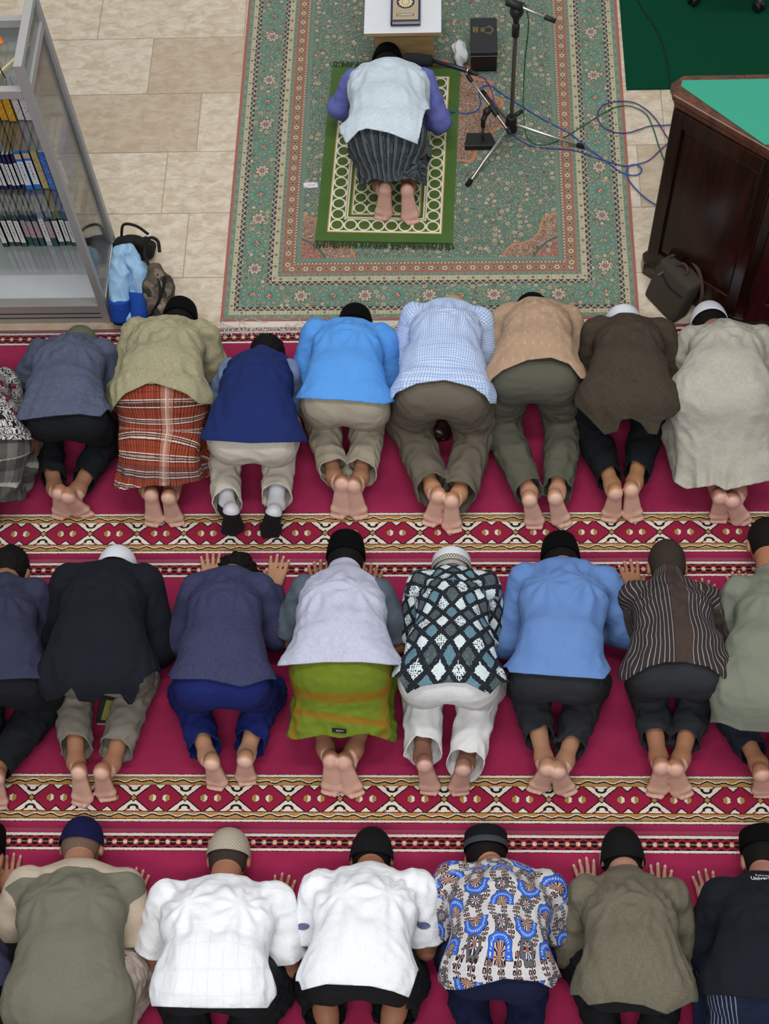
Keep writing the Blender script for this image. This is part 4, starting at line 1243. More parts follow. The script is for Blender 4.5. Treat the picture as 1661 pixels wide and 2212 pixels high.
for e, nm in ((-1, 'front'), (1, 'back')):
    Vs, Ts, Qs, n0 = [], [], [], 0
    for k in range(230):
        x = -MW / 2 + MW * (k + rs.rand()) / 230; a = rs.normal(.1, .25); L = rs.uniform(.03, .05)
        p = np.array([x, e * (ML / 2 - .002), .004]); P = [p]
        for q in range(3):
            a += rs.normal(0, .15); p = p + np.array([math.sin(a), e * math.cos(a), 0]) * L / 3; p[2] = .002 + rs.rand() * .004; P.append(p)
        V, (T, Q) = tube_np(P, rs.uniform(.0012, .002), 4); Vs.append(V); Ts.append(T + n0); Qs.append(Q + n0); n0 += len(V)
    fr = link('fringe', new_mesh('fringe', np.concatenate(Vs), [np.concatenate(Ts), np.concatenate(Qs)]), plain('green_thread', srgb(52, 74, 34), .95), mat_o); fr['kind'] = 'stuff'

# ------------------------------------------------------------------ dark green carpet by the desk
def m_dark():
    m = Mat('dark_green_carpet', .97, .05); pv = m.coord('Object')
    m.out(m.mix(m.noise(pv, 260, 2), srgb(8, 54, 36), srgb(18, 74, 52))); m.bump(m.noise(pv, 400, 2), .5, .004); return m.m
dk = box('carpet', (2.02, 7.0, -.001), (2.2, 2.868, .009), m_dark(), None, .002)
tag(dk, 'plain dark green carpet behind the desk', 'carpet')
# ------------------------------------------------------------------ the worshippers
black_tr = fab('black_trouser_cloth', (24, 26, 30)); charcoal = fab('charcoal_trouser_cloth', (44, 46, 50))
white_cap = plain('white_cap_cotton', srgb(216, 219, 228), .9, .2)
black_cap = knit('black_knit', (24, 25, 28)); band_m = band_pattern()
GRP = 'worshippers bowing in rows'
PE = []
# --- leader on the green prayer mat
PE.append(person('prayer leader in pale grey-blue vest bowing on the green mat', (835, 285), ((765, 172), (915, 172)), (836, 98),
    ((815, 388), (885, 390)), ((831, 412), (879, 414)), ((828, 466), (886, 474)), ((733, 232), (950, 262)), hw=.168, seed=3, skin=(160, 108, 84),
    hair=hair_black, cap=('songkok', velvet),
    top=dict(mat=fab('periwinkle_cotton', (100, 106, 172)), hem=[(700, 262), (920, 262)], sleeve='long', arm=1.0),
    vest=dict(mat=fab('pale_grey_blue_linen', (192, 206, 216), pattern=p_linen((186, 200, 210), (204, 216, 224))), hem=[(714, 232), (747, 312), (774, 283), (792, 277), (838, 286), (880, 303), (903, 312), (916, 235)], tail=(.08, .04, 1.0), flare=.045),
    legs=dict(mat=fab('striped_sarong_cloth', (70, 76, 80), pattern=p_imam), kind='sarong', name='sarong', half=.15, hem=[(752, 408), (785, 400), (810, 384), (835, 392), (885, 384), (925, 402)], hemz=.14)))
# --- front row, from the left
PE.append(person('worshipper in black and white swirl print shirt cut off by left edge', (-42, 950), ((-95, 825), (8, 828)), (-28, 780),
    ((-75, 1075), (-20, 1075)), ((-70, 1095), (-30, 1095)), ((-75, 1140), (-25, 1140)), ((-125, 900), (28, 905)), hw=.165, seed=4, hair=hair_black,
    top=dict(mat=fab('swirl_print', (100, 100, 100), pattern=p_swirl), hem=[(-130, 955), (-40, 950), (45, 950)], sleeve='short', slen=.95),
    legs=dict(mat=fab('grey_plaid', (90, 88, 84), pattern=p_greyplaid), kind='sarong', name='sarong', half=.19, hem=[(-130, 1090), (45, 1080)])))
PE.append(person('worshipper in slate blue short-sleeved shirt, black trousers and olive cap', (135, 900), ((92, 762), (222, 764)), (174, 703),
    ((116, 1046), (180, 1042)), ((124, 1074), (146, 1084)), ((131, 1114), (176, 1112)), ((58, 832), (233, 838)), hw=.168, seed=5, kn=((98, 925), (236, 940)),
    hair=hair_black, cap=('dome', knit('olive_knit', (120, 124, 98))),
    top=dict(mat=fab('slate_blue_cotton', (80, 86, 108), pattern=p_linen((72, 78, 100), (90, 96, 116))), hem=[(38, 908), (119, 898), (171, 894), (218, 900), (232, 885)], sleeve='short', slen=.88, wrinkle=1.5, waist=1),
    legs=dict(mat=black_tr, hem=(-.05, -.06), loose=.86, cuff=.05)))
PE.append(person('worshipper in sage linen shirt and rust plaid sarong with black cap', (342, 848), ((298, 722), (440, 728)), (386, 648),
    ((316, 1048), (376, 1046)), ((324, 1078), (362, 1084)), ((332, 1128), (376, 1128)), ((258, 850), (460, 800)), hw=.185, seed=6,
    hair=hair_black, cap=('songkok', velvet),
    top=dict(mat=fab('sage_linen', (160, 154, 122), pattern=p_linen((166, 160, 128), (146, 140, 112)), wr=.5), hem=[(228, 905), (250, 872), (270, 850), (325, 825), (360, 835), (400, 850), (430, 872), (442, 874)], sleeve='long', arm=1.15, wrinkle=1.5, flare=.03),
    legs=dict(mat=fab('rust_plaid', (150, 60, 30), pattern=p_plaid), kind='sarong', name='sarong', half=.185, hem=[(262, 1055), (320, 1045), (380, 1045), (445, 1032)], label='rust plaid sarong with white lines')))
PE.append(person('bare-headed boy in navy vest, cream trousers and black-soled socks', (543, 950), ((500, 802), (622, 806)), (577, 725),
    ((490, 1092), (598, 1086)), ((497, 1118), (588, 1120)), ((502, 1146), (583, 1152)), ((462, 880), (634, 870)), hw=.172, seed=7, FL=.15,
    hair=hair_black, hair_noise=.006, alpha=.15, kn=((480, 930), (610, 925)),
    top=dict(mat=fab('grey_blue_cotton', (112, 130, 164)), hem=[(440, 915), (640, 915)], sleeve='long', wrinkle=1.5),
    vest=dict(mat=fab('navy_fleece', (28, 42, 96), wr=.2), hem=[(433, 950), (540, 957), (632, 955)], flare=.02, collar=.02, name='vest'),
    legs=dict(mat=fab('cream_cotton', (204, 196, 182)), hem=(-.02, -.045), cuff=.066),
    socks=(plain('white_sock', srgb(206, 206, 212), .95), plain('black_sock', srgb(20, 20, 22), .95))))
PE.append(person('worshipper in bright blue jacket and khaki trousers with black cap', (743, 868), ((686, 726), (820, 734)), (766, 663),
    ((716, 1020), (786, 1020)), ((737, 1052), (763, 1056)), ((734, 1110), (773, 1112)), ((656, 832), (838, 828)), hw=.175, seed=8,
    hair=hair_black, cap=('songkok', velvet),
    top=dict(mat=fab('bright_blue_cloth', (86, 150, 222)), hem=[(643, 860), (740, 864), (832, 873), (850, 868)], sleeve='long', arm=1.15, name='jacket'),
    legs=dict(mat=fab('khaki_cotton', (168, 158, 140)), hem=(-.02, -.02), cuff=.064, loose=1.0), kn=((690, 880), (800, 880))))
PE.append(person('worshipper in pale blue checked shirt and brown-grey trousers with tan cap', (955, 850), ((898, 690), (1032, 694)), (977, 638),
    ((930, 1046), (1000, 1054)), ((946, 1080), (975, 1090)), ((934, 1128), (976, 1142)), ((862, 815), (1052, 815)), hw=.19, seed=9, bk=1.08, skin=(186, 134, 100),
    hair=hair_grey, cap=('dome', knit('tan_knit', (200, 176, 124))),
    top=dict(mat=fab('blue_gingham', (170, 190, 225), pattern=p_gingham), hem=[(843, 868), (852, 850), (900, 828), (960, 820), (1020, 835), (1050, 856), (1060, 872)], sleeve='long', arm=1.1),
    legs=dict(mat=fab('brown_grey_cloth', (104, 96, 84)), hem=(.01, .02), cuff=.076, loose=1.12)))
PE.append(person('worshipper in dotted tan shirt and olive grey trousers', (1156, 815), ((1098, 690), (1226, 692)), (1150, 640),
    ((1143, 1056), (1205, 1054)), ((1145, 1088), (1201, 1084)), ((1156, 1134), (1213, 1130)), ((1072, 790), (1248, 790)), hw=.185, seed=10, bk=1.1, skin=(190, 140, 112),
    hair=hair_black, cap=('songkok', velvet),
    top=dict(mat=fab('dotted_tan', (176, 148, 122), pattern=p_dots), hem=[(1050, 835), (1062, 818), (1085, 800), (1140, 777), (1190, 772), (1230, 786), (1256, 818)], sleeve='long', arm=1.05, wrinkle=.8),
    legs=dict(mat=fab('olive_grey_cloth', (86, 86, 74)), hem=(.0, .0), cuff=.06, loose=1.05)))
PE.append(person('worshipper in dark brown kurta with a white patterned skullcap', (1358, 850), ((1292, 722), (1422, 724)), (1349, 663),
    ((1320, 1036), (1373, 1030)), ((1330, 1074), (1365, 1066)), ((1321, 1118), (1368, 1118)), ((1272, 815), (1456, 818)), hw=.175, seed=11, skin=(178, 128, 92),
    hair=hair_black, cap=('low', white_cap),
    top=dict(mat=fab('dark_brown_cloth', (68, 59, 49), pattern=p_linen((72, 63, 52), (60, 52, 44))), hem=[(1250, 880), (1273, 901), (1307, 938), (1334, 930), (1342, 905), (1364, 903), (1383, 912), (1398, 935), (1419, 937), (1427, 908), (1452, 899), (1470, 880)], hz=.30, tail=(.16, .12, 1.0), sleeve='long', arm=1.15, ruffle=.012, rfreq=48, flare=.035, name='kurta'),
    legs=dict(mat=black_tr, hem=(-.04, -.045), cuff=.052)))
PE.append(person('worshipper in long light grey robe with white cap by the desk', (1562, 848), ((1500, 738), (1640, 740)), (1531, 650),
    ((1551, 1054), (1598, 1052)), ((1558, 1084), (1586, 1090)), ((1555, 1122), (1604, 1128)), ((1478, 830), (1665, 830)), hw=.185, seed=12, bk=1.05, skin=(180, 122, 104),
    hair=hair_black, cap=('dome', white_cap),
    top=dict(mat=fab('light_grey_robe', (176, 172, 160), pattern=p_linen((180, 176, 164), (166, 162, 150))), hem=[(1440, 1030), (1457, 1040), (1483, 1055), (1545, 1044), (1568, 1056), (1605, 1046), (1690, 1030)], hz=.16, skirt=.20, sleeve='long', arm=1.15, flare=.02, ruffle=.006, name='robe')))
# --- second row, from the left
PE.append(person('worshipper in dark navy shirt cut off by left edge, second row', (-8, 1475), ((-62, 1290), (72, 1292)), (22, 1183),
    ((-55, 1660), (-5, 1655)), ((-50, 1690), (-12, 1690)), ((-55, 1740), (-8, 1740)), ((-105, 1390), (75, 1385)), seed=13, hair=hair_black, hair_noise=.005,
    top=dict(mat=fab('dark_navy_cotton', (50, 52, 74)), hem=[(-115, 1465), (0, 1468), (60, 1465)], sleeve='long', arm=1.15, wrinkle=1.4),
    legs=dict(mat=black_tr, loose=1.05)))
PE.append(person('worshipper in flared black jacket and grey trousers with white cap', (205, 1445), ((155, 1258), (312, 1262)), (253, 1177),
    ((163, 1636), (248, 1642)), ((167, 1678), (216, 1680)), ((176, 1732), (227, 1722)), ((100, 1380), (342, 1395)), hw=.195, bk=1.1, seed=14, skin=(168, 118, 90),
    hair=hair_black, cap=('dome', white_cap), kn=((160, 1470), (300, 1470)),
    top=dict(mat=fab('black_jacket_cloth', (22, 25, 33)), hem=[(85, 1490), (103, 1514), (131, 1508), (158, 1482), (170, 1512), (203, 1516), (224, 1497), (258, 1497), (280, 1523), (291, 1512), (300, 1470), (330, 1450)], hz=.30, tail=(.15, .12, 1.0), sleeve='long', arm=1.2, ruffle=.014, rfreq=52, flare=.04, name='jacket'),
    legs=dict(mat=fab('warm_grey_cloth', (130, 124, 114)), hem=(-.06, -.06), cuff=.066)))
PE.append(person('bare-headed worshipper in navy sweater and bright navy trousers, hands beside head', (475, 1480), ((425, 1272), (560, 1272)), (513, 1200),
    ((446, 1628), (534, 1624)), ((455, 1660), (527, 1654)), ((468, 1698), (530, 1688)), ((390, 1385), (596, 1372)), ha=((456, 1242), (596, 1250)), seed=15, skin=(184, 138, 108), kn=((408, 1498), (572, 1496)),
    hair=hair_black, hair_noise=.012,
    top=dict(mat=fab('navy_knit', (58, 60, 90), pattern=p_linen((62, 64, 96), (50, 52, 80)), wr=.2), hem=[(350, 1440), (368, 1467), (448, 1467), (522, 1484), (580, 1467)], sleeve='long', wrinkle=.8, name='sweater'),
    legs=dict(mat=fab('bright_navy_cotton', (26, 36, 98)), hem=(-.04, -.04), cuff=.068)))
PE.append(person('worshipper in lavender vest and green sarong with tall black cap', (735, 1445), ((662, 1278), (818, 1284)), (746, 1153),
    ((700, 1606), (774, 1606)), ((713, 1650), (742, 1654)), ((716, 1708), (762, 1712)), ((618, 1378), (858, 1390)), ha=((690, 1262), (800, 1270)), hw=.18, seed=16, skin=(158, 110, 84),
    hair=hair_black, cap=('songkok', velvet), alpha=.12,
    top=dict(mat=fab('slate_grey_cotton', (84, 94, 106)), hem=[(610, 1425), (840, 1425)], sleeve='short', slen=.92, arm=1.1),
    vest=dict(mat=fab('lavender_linen', (184, 186, 206), pattern=p_linen((178, 180, 202), (194, 196, 214))), hem=[(604, 1438), (650, 1434), (700, 1430), (780, 1430), (842, 1436)], flare=.04, waist=1, collar=.0),
    legs=dict(mat=fab('green_sarong', (114, 130, 38), pattern=p_green), kind='sarong', name='sarong', half=.225, hem=[(600, 1588), (612, 1588), (640, 1595), (700, 1583), (735, 1590), (790, 1580), (870, 1608)], label='green sarong with orange band')))
PE.append(person('grey-haired worshipper in diamond batik shirt and white trousers', (970, 1470), ((915, 1268), (1045, 1272)), (975, 1188),
    ((912, 1630), (1006, 1650)), ((917, 1662), (1000, 1672)), ((929, 1708), (991, 1710)), ((892, 1385), (1052, 1388)), hw=.178, seed=17, skin=(140, 98, 80),
    hair=hair_grey, cap=('low', white_cap, band_m), kn=((915, 1480), (1040, 1480)),
    top=dict(mat=fab('diamond_batik', (90, 100, 110), pattern=p_lattice, wr=.3), hem=[(860, 1462), (879, 1499), (911, 1482), (965, 1474), (1008, 1475), (1057, 1501), (1082, 1474)], sleeve='short', slen=.98, arm=1.05, flare=.03),
    legs=dict(mat=fab('white_trouser_cotton', (226, 226, 226)), hem=(-.02, .0), cuff=.078, loose=1.05)))
PE.append(person('worshipper in medium blue shirt and charcoal trousers with black cap', (1205, 1465), ((1135, 1252), (1305, 1256)), (1211, 1157),
    ((1172, 1624), (1226, 1630)), ((1182, 1672), (1207, 1678)), ((1164, 1706), (1222, 1712)), ((1096, 1385), (1354, 1366)), hw=.165, seed=18, skin=(176, 128, 100), kn=((1142, 1478), (1272, 1478)),
    hair=hair_black, cap=('songkok', velvet),
    top=dict(mat=fab('medium_blue_cotton', (98, 132, 188)), hem=[(1094, 1440), (1100, 1452), (1200, 1460), (1305, 1467), (1326, 1440)], sleeve='long', flare=.035, waist=.8),
    legs=dict(mat=charcoal, hem=(-.085, -.06), cuff=.052)))
PE.append(person('crop-haired worshipper in brown pinstriped shirt and charcoal trousers', (1468, 1455), ((1372, 1290), (1520, 1296)), (1440, 1168),
    ((1420, 1626), (1474, 1628)), ((1430, 1668), (1462, 1672)), ((1421, 1714), (1474, 1716)), ((1392, 1385), (1556, 1400)), ha=((1366, 1262), (1522, 1304)), seed=19, skin=(170, 118, 88), hw=.185,
    hair=hair_short, alpha=.05, kn=((1398, 1478), (1510, 1478)),
    top=dict(mat=fab('brown_pinstripe', (56, 48, 48), pattern=p_pin), hem=[(1350, 1470), (1365, 1460), (1400, 1440), (1440, 1430), (1480, 1430), (1530, 1440), (1578, 1474)], sleeve='short', slen=.95, wrinkle=1.3),
    legs=dict(mat=charcoal, hem=(-.07, -.07), cuff=.05)))
PE.append(person('worshipper in long sage grey shirt at right edge, bare-headed', (1668, 1480), ((1600, 1285), (1740, 1290)), (1655, 1120),
    ((1636, 1640), (1700, 1640)), ((1648, 1684), (1688, 1686)), ((1650, 1716), (1700, 1720)), ((1572, 1390), (1780, 1390)), hw=.19, seed=20, skin=(170, 116, 88),
    hair=hair_black, alpha=.05,
    top=dict(mat=fab('sage_grey_cotton', (120, 124, 110)), hem=[(1560, 1560), (1600, 1576), (1661, 1580), (1780, 1570)], hz=.26, tail=(.15, .14, 1.0), sleeve='long', arm=1.15, flare=.02, name='tunic'),
    legs=dict(mat=fab('dark_navy_cloth', (32, 36, 50)), hem=(-.05, -.05))))
# --- third row, from the left
PE.append(person('worshipper with dark cap, only its edge showing at left border', (-110, 2120), ((-195, 1935), (-62, 1935)), (-41, 1780),
    ((-135, 2290), (-60, 2290)), ((-130, 2330), (-70, 2330)), ((-135, 2390), (-65, 2390)), ((-235, 2040), (-60, 2050)), seed=21, hair=hair_black, cap=('songkok', velvet),
    top=dict(mat=FB['dark_navy_cotton'], hem=[(-220, 2130), (10, 2130)], sleeve='long'), legs=dict(mat=black_tr)))
PE.append(person('worshipper in taupe shirt with beige yoke and navy knitted cap', (140, 2150), ((60, 1915), (268, 1920)), (177, 1763),
    ((105, 2330), (190, 2330)), ((110, 2370), (180, 2370)), ((105, 2430), (185, 2430)), ((-2, 2040), (292, 2030)), ha=((20, 1908), (288, 1940)), hw=.192, bk=1.12, seed=22, skin=(178, 126, 100),
    hair=hair_fade, cap=('dome', knit('navy_knit_cap', (26, 28, 74))), alpha=.12,
    top=dict(mat=fab('taupe_and_beige', (112, 110, 96), pattern=p_yoke), hem=[(-40, 2225), (130, 2240), (275, 2215)], sleeve='short', slen=.92, arm=1.12, wrinkle=.8, tail=(.08, .05, 1.0)),
    legs=dict(mat=fab('pale_mauve_cloth', (180, 164, 154)), loose=1.2)))
PE.append(person('worshipper in white shirt with beige knitted cap, cropped hair below it', (455, 2130), ((365, 1945), (592, 1950)), (494, 1787),
    ((420, 2320), (500, 2320)), ((425, 2360), (490, 2360)), ((420, 2420), (495, 2420)), ((330, 2075), (625, 2090)), ha=(None, (606, 1952)), hw=.18, bk=1.08, seed=23, skin=(172, 118, 90), kn=((390, 2130), (580, 2130)),
    hair=hair_short, cap=('dome', knit('beige_knit', (196, 184, 166))), alpha=.08,
    top=dict(mat=fab('white_windowpane_cotton', (232, 235, 240), pattern=p_windowpane, wr=.5), hem=[(290, 2140), (305, 2168), (320, 2174), (450, 2178), (580, 2178), (600, 2150)], sleeve='short', slen=.82, arm=1.12, flare=.03, waist=1.2, wrinkle=1.3),
    legs=dict(mat=black_tr, loose=1.15)))
PE.append(person('worshipper in white shirt with black knitted cap and oval sleeve patches', (772, 2105), ((695, 1925), (900, 1925)), (803, 1785),
    ((720, 2260), (830, 2260)), ((728, 2300), (820, 2300)), ((722, 2360), (826, 2360)), ((660, 2045), (920, 2050)), hw=.172, bk=1.06, cdrop=.016, seed=24, skin=(164, 112, 84), kn=((690, 2120), (870, 2120)),
    hair=hair_black, cap=('dome', black_cap), alpha=.1,
    top=dict(mat=fab('white_cotton', (234, 236, 240), wr=.5), hem=[(645, 2120), (650, 2140), (680, 2132), (705, 2126), (800, 2130), (850, 2142), (885, 2156), (905, 2095)], sleeve='short', slen=.80, arm=1.15, flare=.025, wrinkle=1.2),
    legs=dict(mat=black_tr, loose=1.1, hem=(-.12, -.12), cuff=.085)))
PE.append(person('worshipper in blue and brown floral batik shirt with dark banded cap', (1078, 2105), ((980, 1905), (1180, 1925)), (1050, 1787),
    ((1040, 2280), (1120, 2280)), ((1045, 2320), (1112, 2320)), ((1040, 2380), (1118, 2380)), ((945, 2030), (1208, 2035)), hw=.172, bk=1.06, seed=25, skin=(176, 122, 92),
    hair=hair_black, cap=('low', black_cap, plain('grey_mesh_band', srgb(58, 60, 68), .9)), alpha=.1,
    top=dict(mat=fab('floral_batik', (200, 200, 200), pattern=p_floral, wr=.3, weave=.2), hem=[(935, 2110), (960, 2138), (1000, 2138), (1090, 2114), (1160, 2120), (1195, 2136), (1210, 2110)], sleeve='short', slen=.82, arm=1.12, wrinkle=.8),
    legs=dict(mat=fab('ink_blue_cloth', (22, 28, 58)), loose=1.0)))
PE.append(person('worshipper in olive grey jacket with black cap, hands beside head', (1372, 2130), ((1265, 1935), (1445, 1940)), (1343, 1785),
    ((1335, 2310), (1415, 2310)), ((1340, 2350), (1408, 2350)), ((1335, 2410), (1412, 2410)), ((1232, 2050), (1480, 2060)), ha=((1270, 1918), (1426, 1930)), hw=.172, bk=1.05, cdrop=.03, seed=26, skin=(190, 142, 120),
    hair=hair_black, cap=('dome', black_cap), alpha=.08,
    top=dict(mat=fab('olive_grey_jacket', (108, 102, 86), pattern=p_linen((112, 106, 90), (98, 92, 78))), hem=[(1250, 2150), (1270, 2172), (1330, 2164), (1390, 2172), (1440, 2192), (1495, 2165)], sleeve='long', arm=1.1, flare=.03, name='jacket', wrinkle=1.2),
    legs=dict(mat=black_tr)))
PE.append(person('worshipper in black jacket with white lettering at right edge', (1650, 2130), ((1562, 1945), (1725, 1945)), (1652, 1785),
    ((1610, 2310), (1690, 2310)), ((1615, 2350), (1682, 2350)), ((1610, 2410), (1688, 2410)), ((1512, 2060), (1775, 2060)), ha=((1530, 1944), None), hw=.178, seed=27, skin=(170, 122, 104),
    hair=hair_black, cap=('low', velvet), alpha=.1,
    top=dict(mat=FB['black_jacket_cloth'], hem=[(1560, 2150), (1650, 2160), (1770, 2150)], sleeve='long', arm=1.25, name='jacket'),
    legs=dict(mat=fab('blue_striped_sarong', (28, 36, 60), pattern=p_bluestripe), kind='sarong', name='sarong', half=.24, hem=[(1500, 2320), (1800, 2320)])))
# ------------------------------------------------------------------ materials for things
alu = plain('brushed_aluminium', srgb(172, 170, 168), .45, .5, .35, .05, 40)
alu_dark = plain('aluminium_slot', srgb(36, 34, 34), .7)
def m_glass():
    m = bpy.data.materials.new('clear_glass'); m.use_nodes = True; nt = m.node_tree
    for n in list(nt.nodes): nt.nodes.remove(n)
    o = nt.nodes.new('ShaderNodeOutputMaterial'); mx = nt.nodes.new('ShaderNodeMixShader'); t = nt.nodes.new('ShaderNodeBsdfTransparent'); g = nt.nodes.new('ShaderNodeBsdfGlossy')
    t.inputs[0].default_value = (.955, .97, .962, 1); g.inputs['Roughness'].default_value = .05; f = nt.nodes.new('ShaderNodeFresnel'); f.inputs[0].default_value = 1.5
    ad = nt.nodes.new('ShaderNodeMath'); ad.operation = 'MULTIPLY_ADD'; ad.inputs[1].default_value = .6; ad.inputs[2].default_value = .03
    nt.links.new(f.outputs[0], ad.inputs[0]); nt.links.new(ad.outputs[0], mx.inputs[0]); nt.links.new(t.outputs[0], mx.inputs[1]); nt.links.new(g.outputs[0], mx.inputs[2]); nt.links.new(mx.outputs[0], o.inputs[0])
    return m
glass = m_glass()
def m_wood(name, a, b, rough=.3, sc=1.0, ax=2):
    m = Mat(name, rough, .5); x, y, z = m.xyz(m.coord('Object'))
    s = [x * 22.0, y * 22.0, z * 22.0]; s[ax] = [x, y, z][ax] * 2.2
    g = m.noise(m.vec(*s), sc, 4, .6, .8); m.out(m.mix(g.ss(.3, .7), srgb(*a), srgb(*b))); m.bump(g, .06, .002); return m.m
dark_wood = m_wood('dark_varnished_wood', (20, 8, 4), (46, 19, 9), .22); rim_wood = m_wood('brown_varnished_wood', (70, 38, 26), (104, 62, 42), .3)
ply = m_wood('plywood', (168, 134, 92), (190, 158, 114), .55, 1.0, 0); white_lam = plain('white_laminate', srgb(214, 216, 220), .4)
black_pl = plain('black_plastic', srgb(22, 22, 24), .5, .4); chrome = plain('chrome', srgb(196, 192, 186), .22, .5, .95, .03); steel = plain('brown_grey_steel', srgb(122, 112, 104), .35, .5, .85, .05)
rubber = plain('black_rubber', srgb(26, 26, 28), .85, .2); foam = plain('charcoal_foam', srgb(40, 43, 46), 1.0, .05, bump=.6)

# ------------------------------------------------------------------ display cabinet
XR, YF, YB, HT = -1.631, 4.125, 4.545, 1.68; XL = XR - .98; ST = .034
cab = tag(empty('bookcase', (XR - .49, (YF + YB) / 2, 0)), 'aluminium and glass bookcase filled with books at the left edge', 'bookcase')
ox, oy = XR - .49, (YF + YB) / 2
def cb(name, x0, x1, y0, y1, z0, z1, mat, bev=.0015):
    return box(name, ((x0 + x1) / 2 - ox, (y0 + y1) / 2 - oy, (z0 + z1) / 2), (x1 - x0, y1 - y0, z1 - z0), mat, cab, bev)
for x0 in (XL, XR - ST):
    for y0 in (YF, YB - ST): cb('post', x0, x0 + ST, y0, y0 + ST, FLZ, HT, alu)
for z0 in (HT - .03, 1.50):
    if z0 > 1.6:
        for x0 in (XL, XR - ST): cb('top_rail', x0, x0 + ST, YF + ST, YB - ST, z0, z0 + .03, alu)
    else:
        cb('rail', XL + ST, XR - ST, YF + .004, YF + .034, z0, z0 + .045, alu); cb('rail', XL + ST, XR - ST, YB - .034, YB - .004, z0, z0 + .045, alu)
        for x0 in (XL, XR - ST): cb('rail', x0 + .003, x0 + ST - .003, YF + ST, YB - ST, z0, z0 + .04, alu)
cb('rail', XL + ST, XR - ST, YB - .034, YB - .004, HT - .03, HT, alu)
kick = cb('kick_plate', XL + ST, XR - ST, YF + .004, YF + .03, .0, .115, alu)
for z0 in (.038, .072): box('slot', (0, -.0135, z0 - .0575), (.9, .003, .006), alu_dark, kick, .0005)
cb('door_track', XL + ST, XR - ST, YF + .002, YF + .05, .115, .135, alu)
cb('base_board', XL + .01, XR - .01, YF + .03, YB - .01, .10, .114, white_lam)
cb('back_panel', XL + ST, XR - ST, YB - .012, YB - .006, .114, 1.50, plain('grey_back', srgb(176, 180, 176), .35, .5), .0005)
for x0 in (XL + .014, XR - .018): cb('glass_side', x0, x0 + .004, YF + ST, YB - ST, .114, 1.50, glass, .0004)
cb('glass_side', XR - .018, XR - .014, YF + ST, YB - ST, 1.54, HT - .03, glass, .0004)
SHZ = (1.20, .77, .37)
for z0 in SHZ: cb('glass_shelf', XL + .02, XR - .02, YF + .012, YB - .014, z0 - .006, z0, glass, .0004)
cb('tray', XL + ST, XR - ST, YF + .034, YB - .034, 1.500, 1.506, glass, .0004)
# ------------------------------------------------------------------ books, each a thing
pages = plain('book_pages', srgb(196, 190, 176), .9, .2, 0, .1, 200)
def cover(name, c, c2=None, kind=0):
    """printed cover: kind 1 = white spine label with lines, 2 = bands, 3 = gold"""
    m = Mat(name, .45, .4); x, y, z = m.xyz(m.coord('Generated'))
    col = m.mix(m.noise(m.coord('Object'), 50), srgb(*c), srgb(*[int(k * .86) for k in c]))
    spine = y < .04
    if kind == 1:
        lab = spine & z.band(.12, .74) & x.band(.12, .88); col = m.mix(lab, col, srgb(214, 214, 212))
        tx = lab & x.band(.4, .6) & (m.noise(m.vec(x * 3, z * 70), 1.0, 1) > .48) & z.band(.18, .70); col = m.mix(tx, col, srgb(30, 30, 34))
        col = m.mix(spine & z.band(.80, .93) & x.band(.1, .9), col, srgb(*(c2 or (170, 150, 100))))
    elif kind == 2:
        col = m.mix(spine & z.band(.25, .72), col, srgb(*c2)); col = m.mix(spine & (m.noise(m.vec(x * 6, z * 16), 1.0, 2) > .56) & z.band(.28, .68), col, srgb(196, 110, 120))
    elif kind == 3:
        col = m.mix(spine & (m.noise(m.vec(x * 9, z * 26), 1.0, 2) > .6), col, srgb(*c2))
        col = m.mix((y > .1) & (((y - .5) * (y - .5) * 3.0 + (z - .5) * (z - .5)).sqrt() < .16), col, srgb(190, 120, 60))
    m.out(col); return m.m
def book(label, x0, th, ybase, dep, z0, h, mat, group, lean=0.0):
    r = tag(empty('book', (x0 + th / 2, ybase + dep / 2, z0)), label, 'book', group); r.rotation_euler = (0, lean, 0)
    bm = bmesh.new()
    def b(cx, cy, cz, sx, sy, sz):
        q = bmesh.ops.create_cube(bm, size=1); bmesh.ops.scale(bm, vec=(sx, sy, sz), verts=q['verts']); bmesh.ops.translate(bm, vec=(cx, cy, cz), verts=q['verts'])
    b(0, -dep / 2 + .0015, h / 2, th, .003, h); b(-th / 2 + .0012, 0, h / 2, .0024, dep, h); b(th / 2 - .0012, 0, h / 2, .0024, dep, h)
    me = bpy.data.meshes.new('cover'); bm.to_mesh(me); bm.free(); link('cover', me, mat, r)
    box('page_block', (0, -.001, h / 2), (th - .005, dep - .008, h - .008), pages, r, .0005)
    return r
blue, cream_b, navyb = cover('blue_cover', (34, 112, 206), (196, 170, 110), 1), cover('cream_cover', (196, 176, 118), (90, 70, 40), 3), cover('navy_cover', (26, 32, 82), (40, 44, 90), 1)
blue2 = cover('blue_gold_cover', (28, 104, 206), (196, 176, 60), 3); gold_b = cover('gold_cover', (190, 138, 24), (236, 200, 80), 3)
whiteb = cover('white_red_cover', (206, 206, 210), (160, 30, 60), 3); tealb = cover('teal_cover', (40, 84, 76), (60, 110, 100), 1); tealp = cover('teal_pink_cover', (36, 80, 84), (160, 150, 160), 2)
greenb = cover('dark_green_cover', (34, 56, 40), (70, 90, 60), 1); violetb = cover('white_violet_cover', (190, 186, 196), (110, 80, 170), 1); blackb = cover('black_yellow_cover', (34, 32, 30), (150, 140, 40), 3)
def put(row, zi, right, specs, group, ydep=(4.30, .20)):
    x = right
    for i, (nm, mat, th, h) in enumerate(specs):
        x -= th + .0012
        lab = nm + (', nearest the glass side' if i == 0 else ', number %s from the glass side' % ('two three four five six seven eight nine ten eleven twelve thirteen fourteen fifteen sixteen seventeen eighteen'.split()[i - 1])) + ', ' + row
        book(lab, x, th, ydep[0] + .004 * math.sin(i * 2.3), min(ydep[1], .225), SHZ[zi] + .0006, h, mat, group)
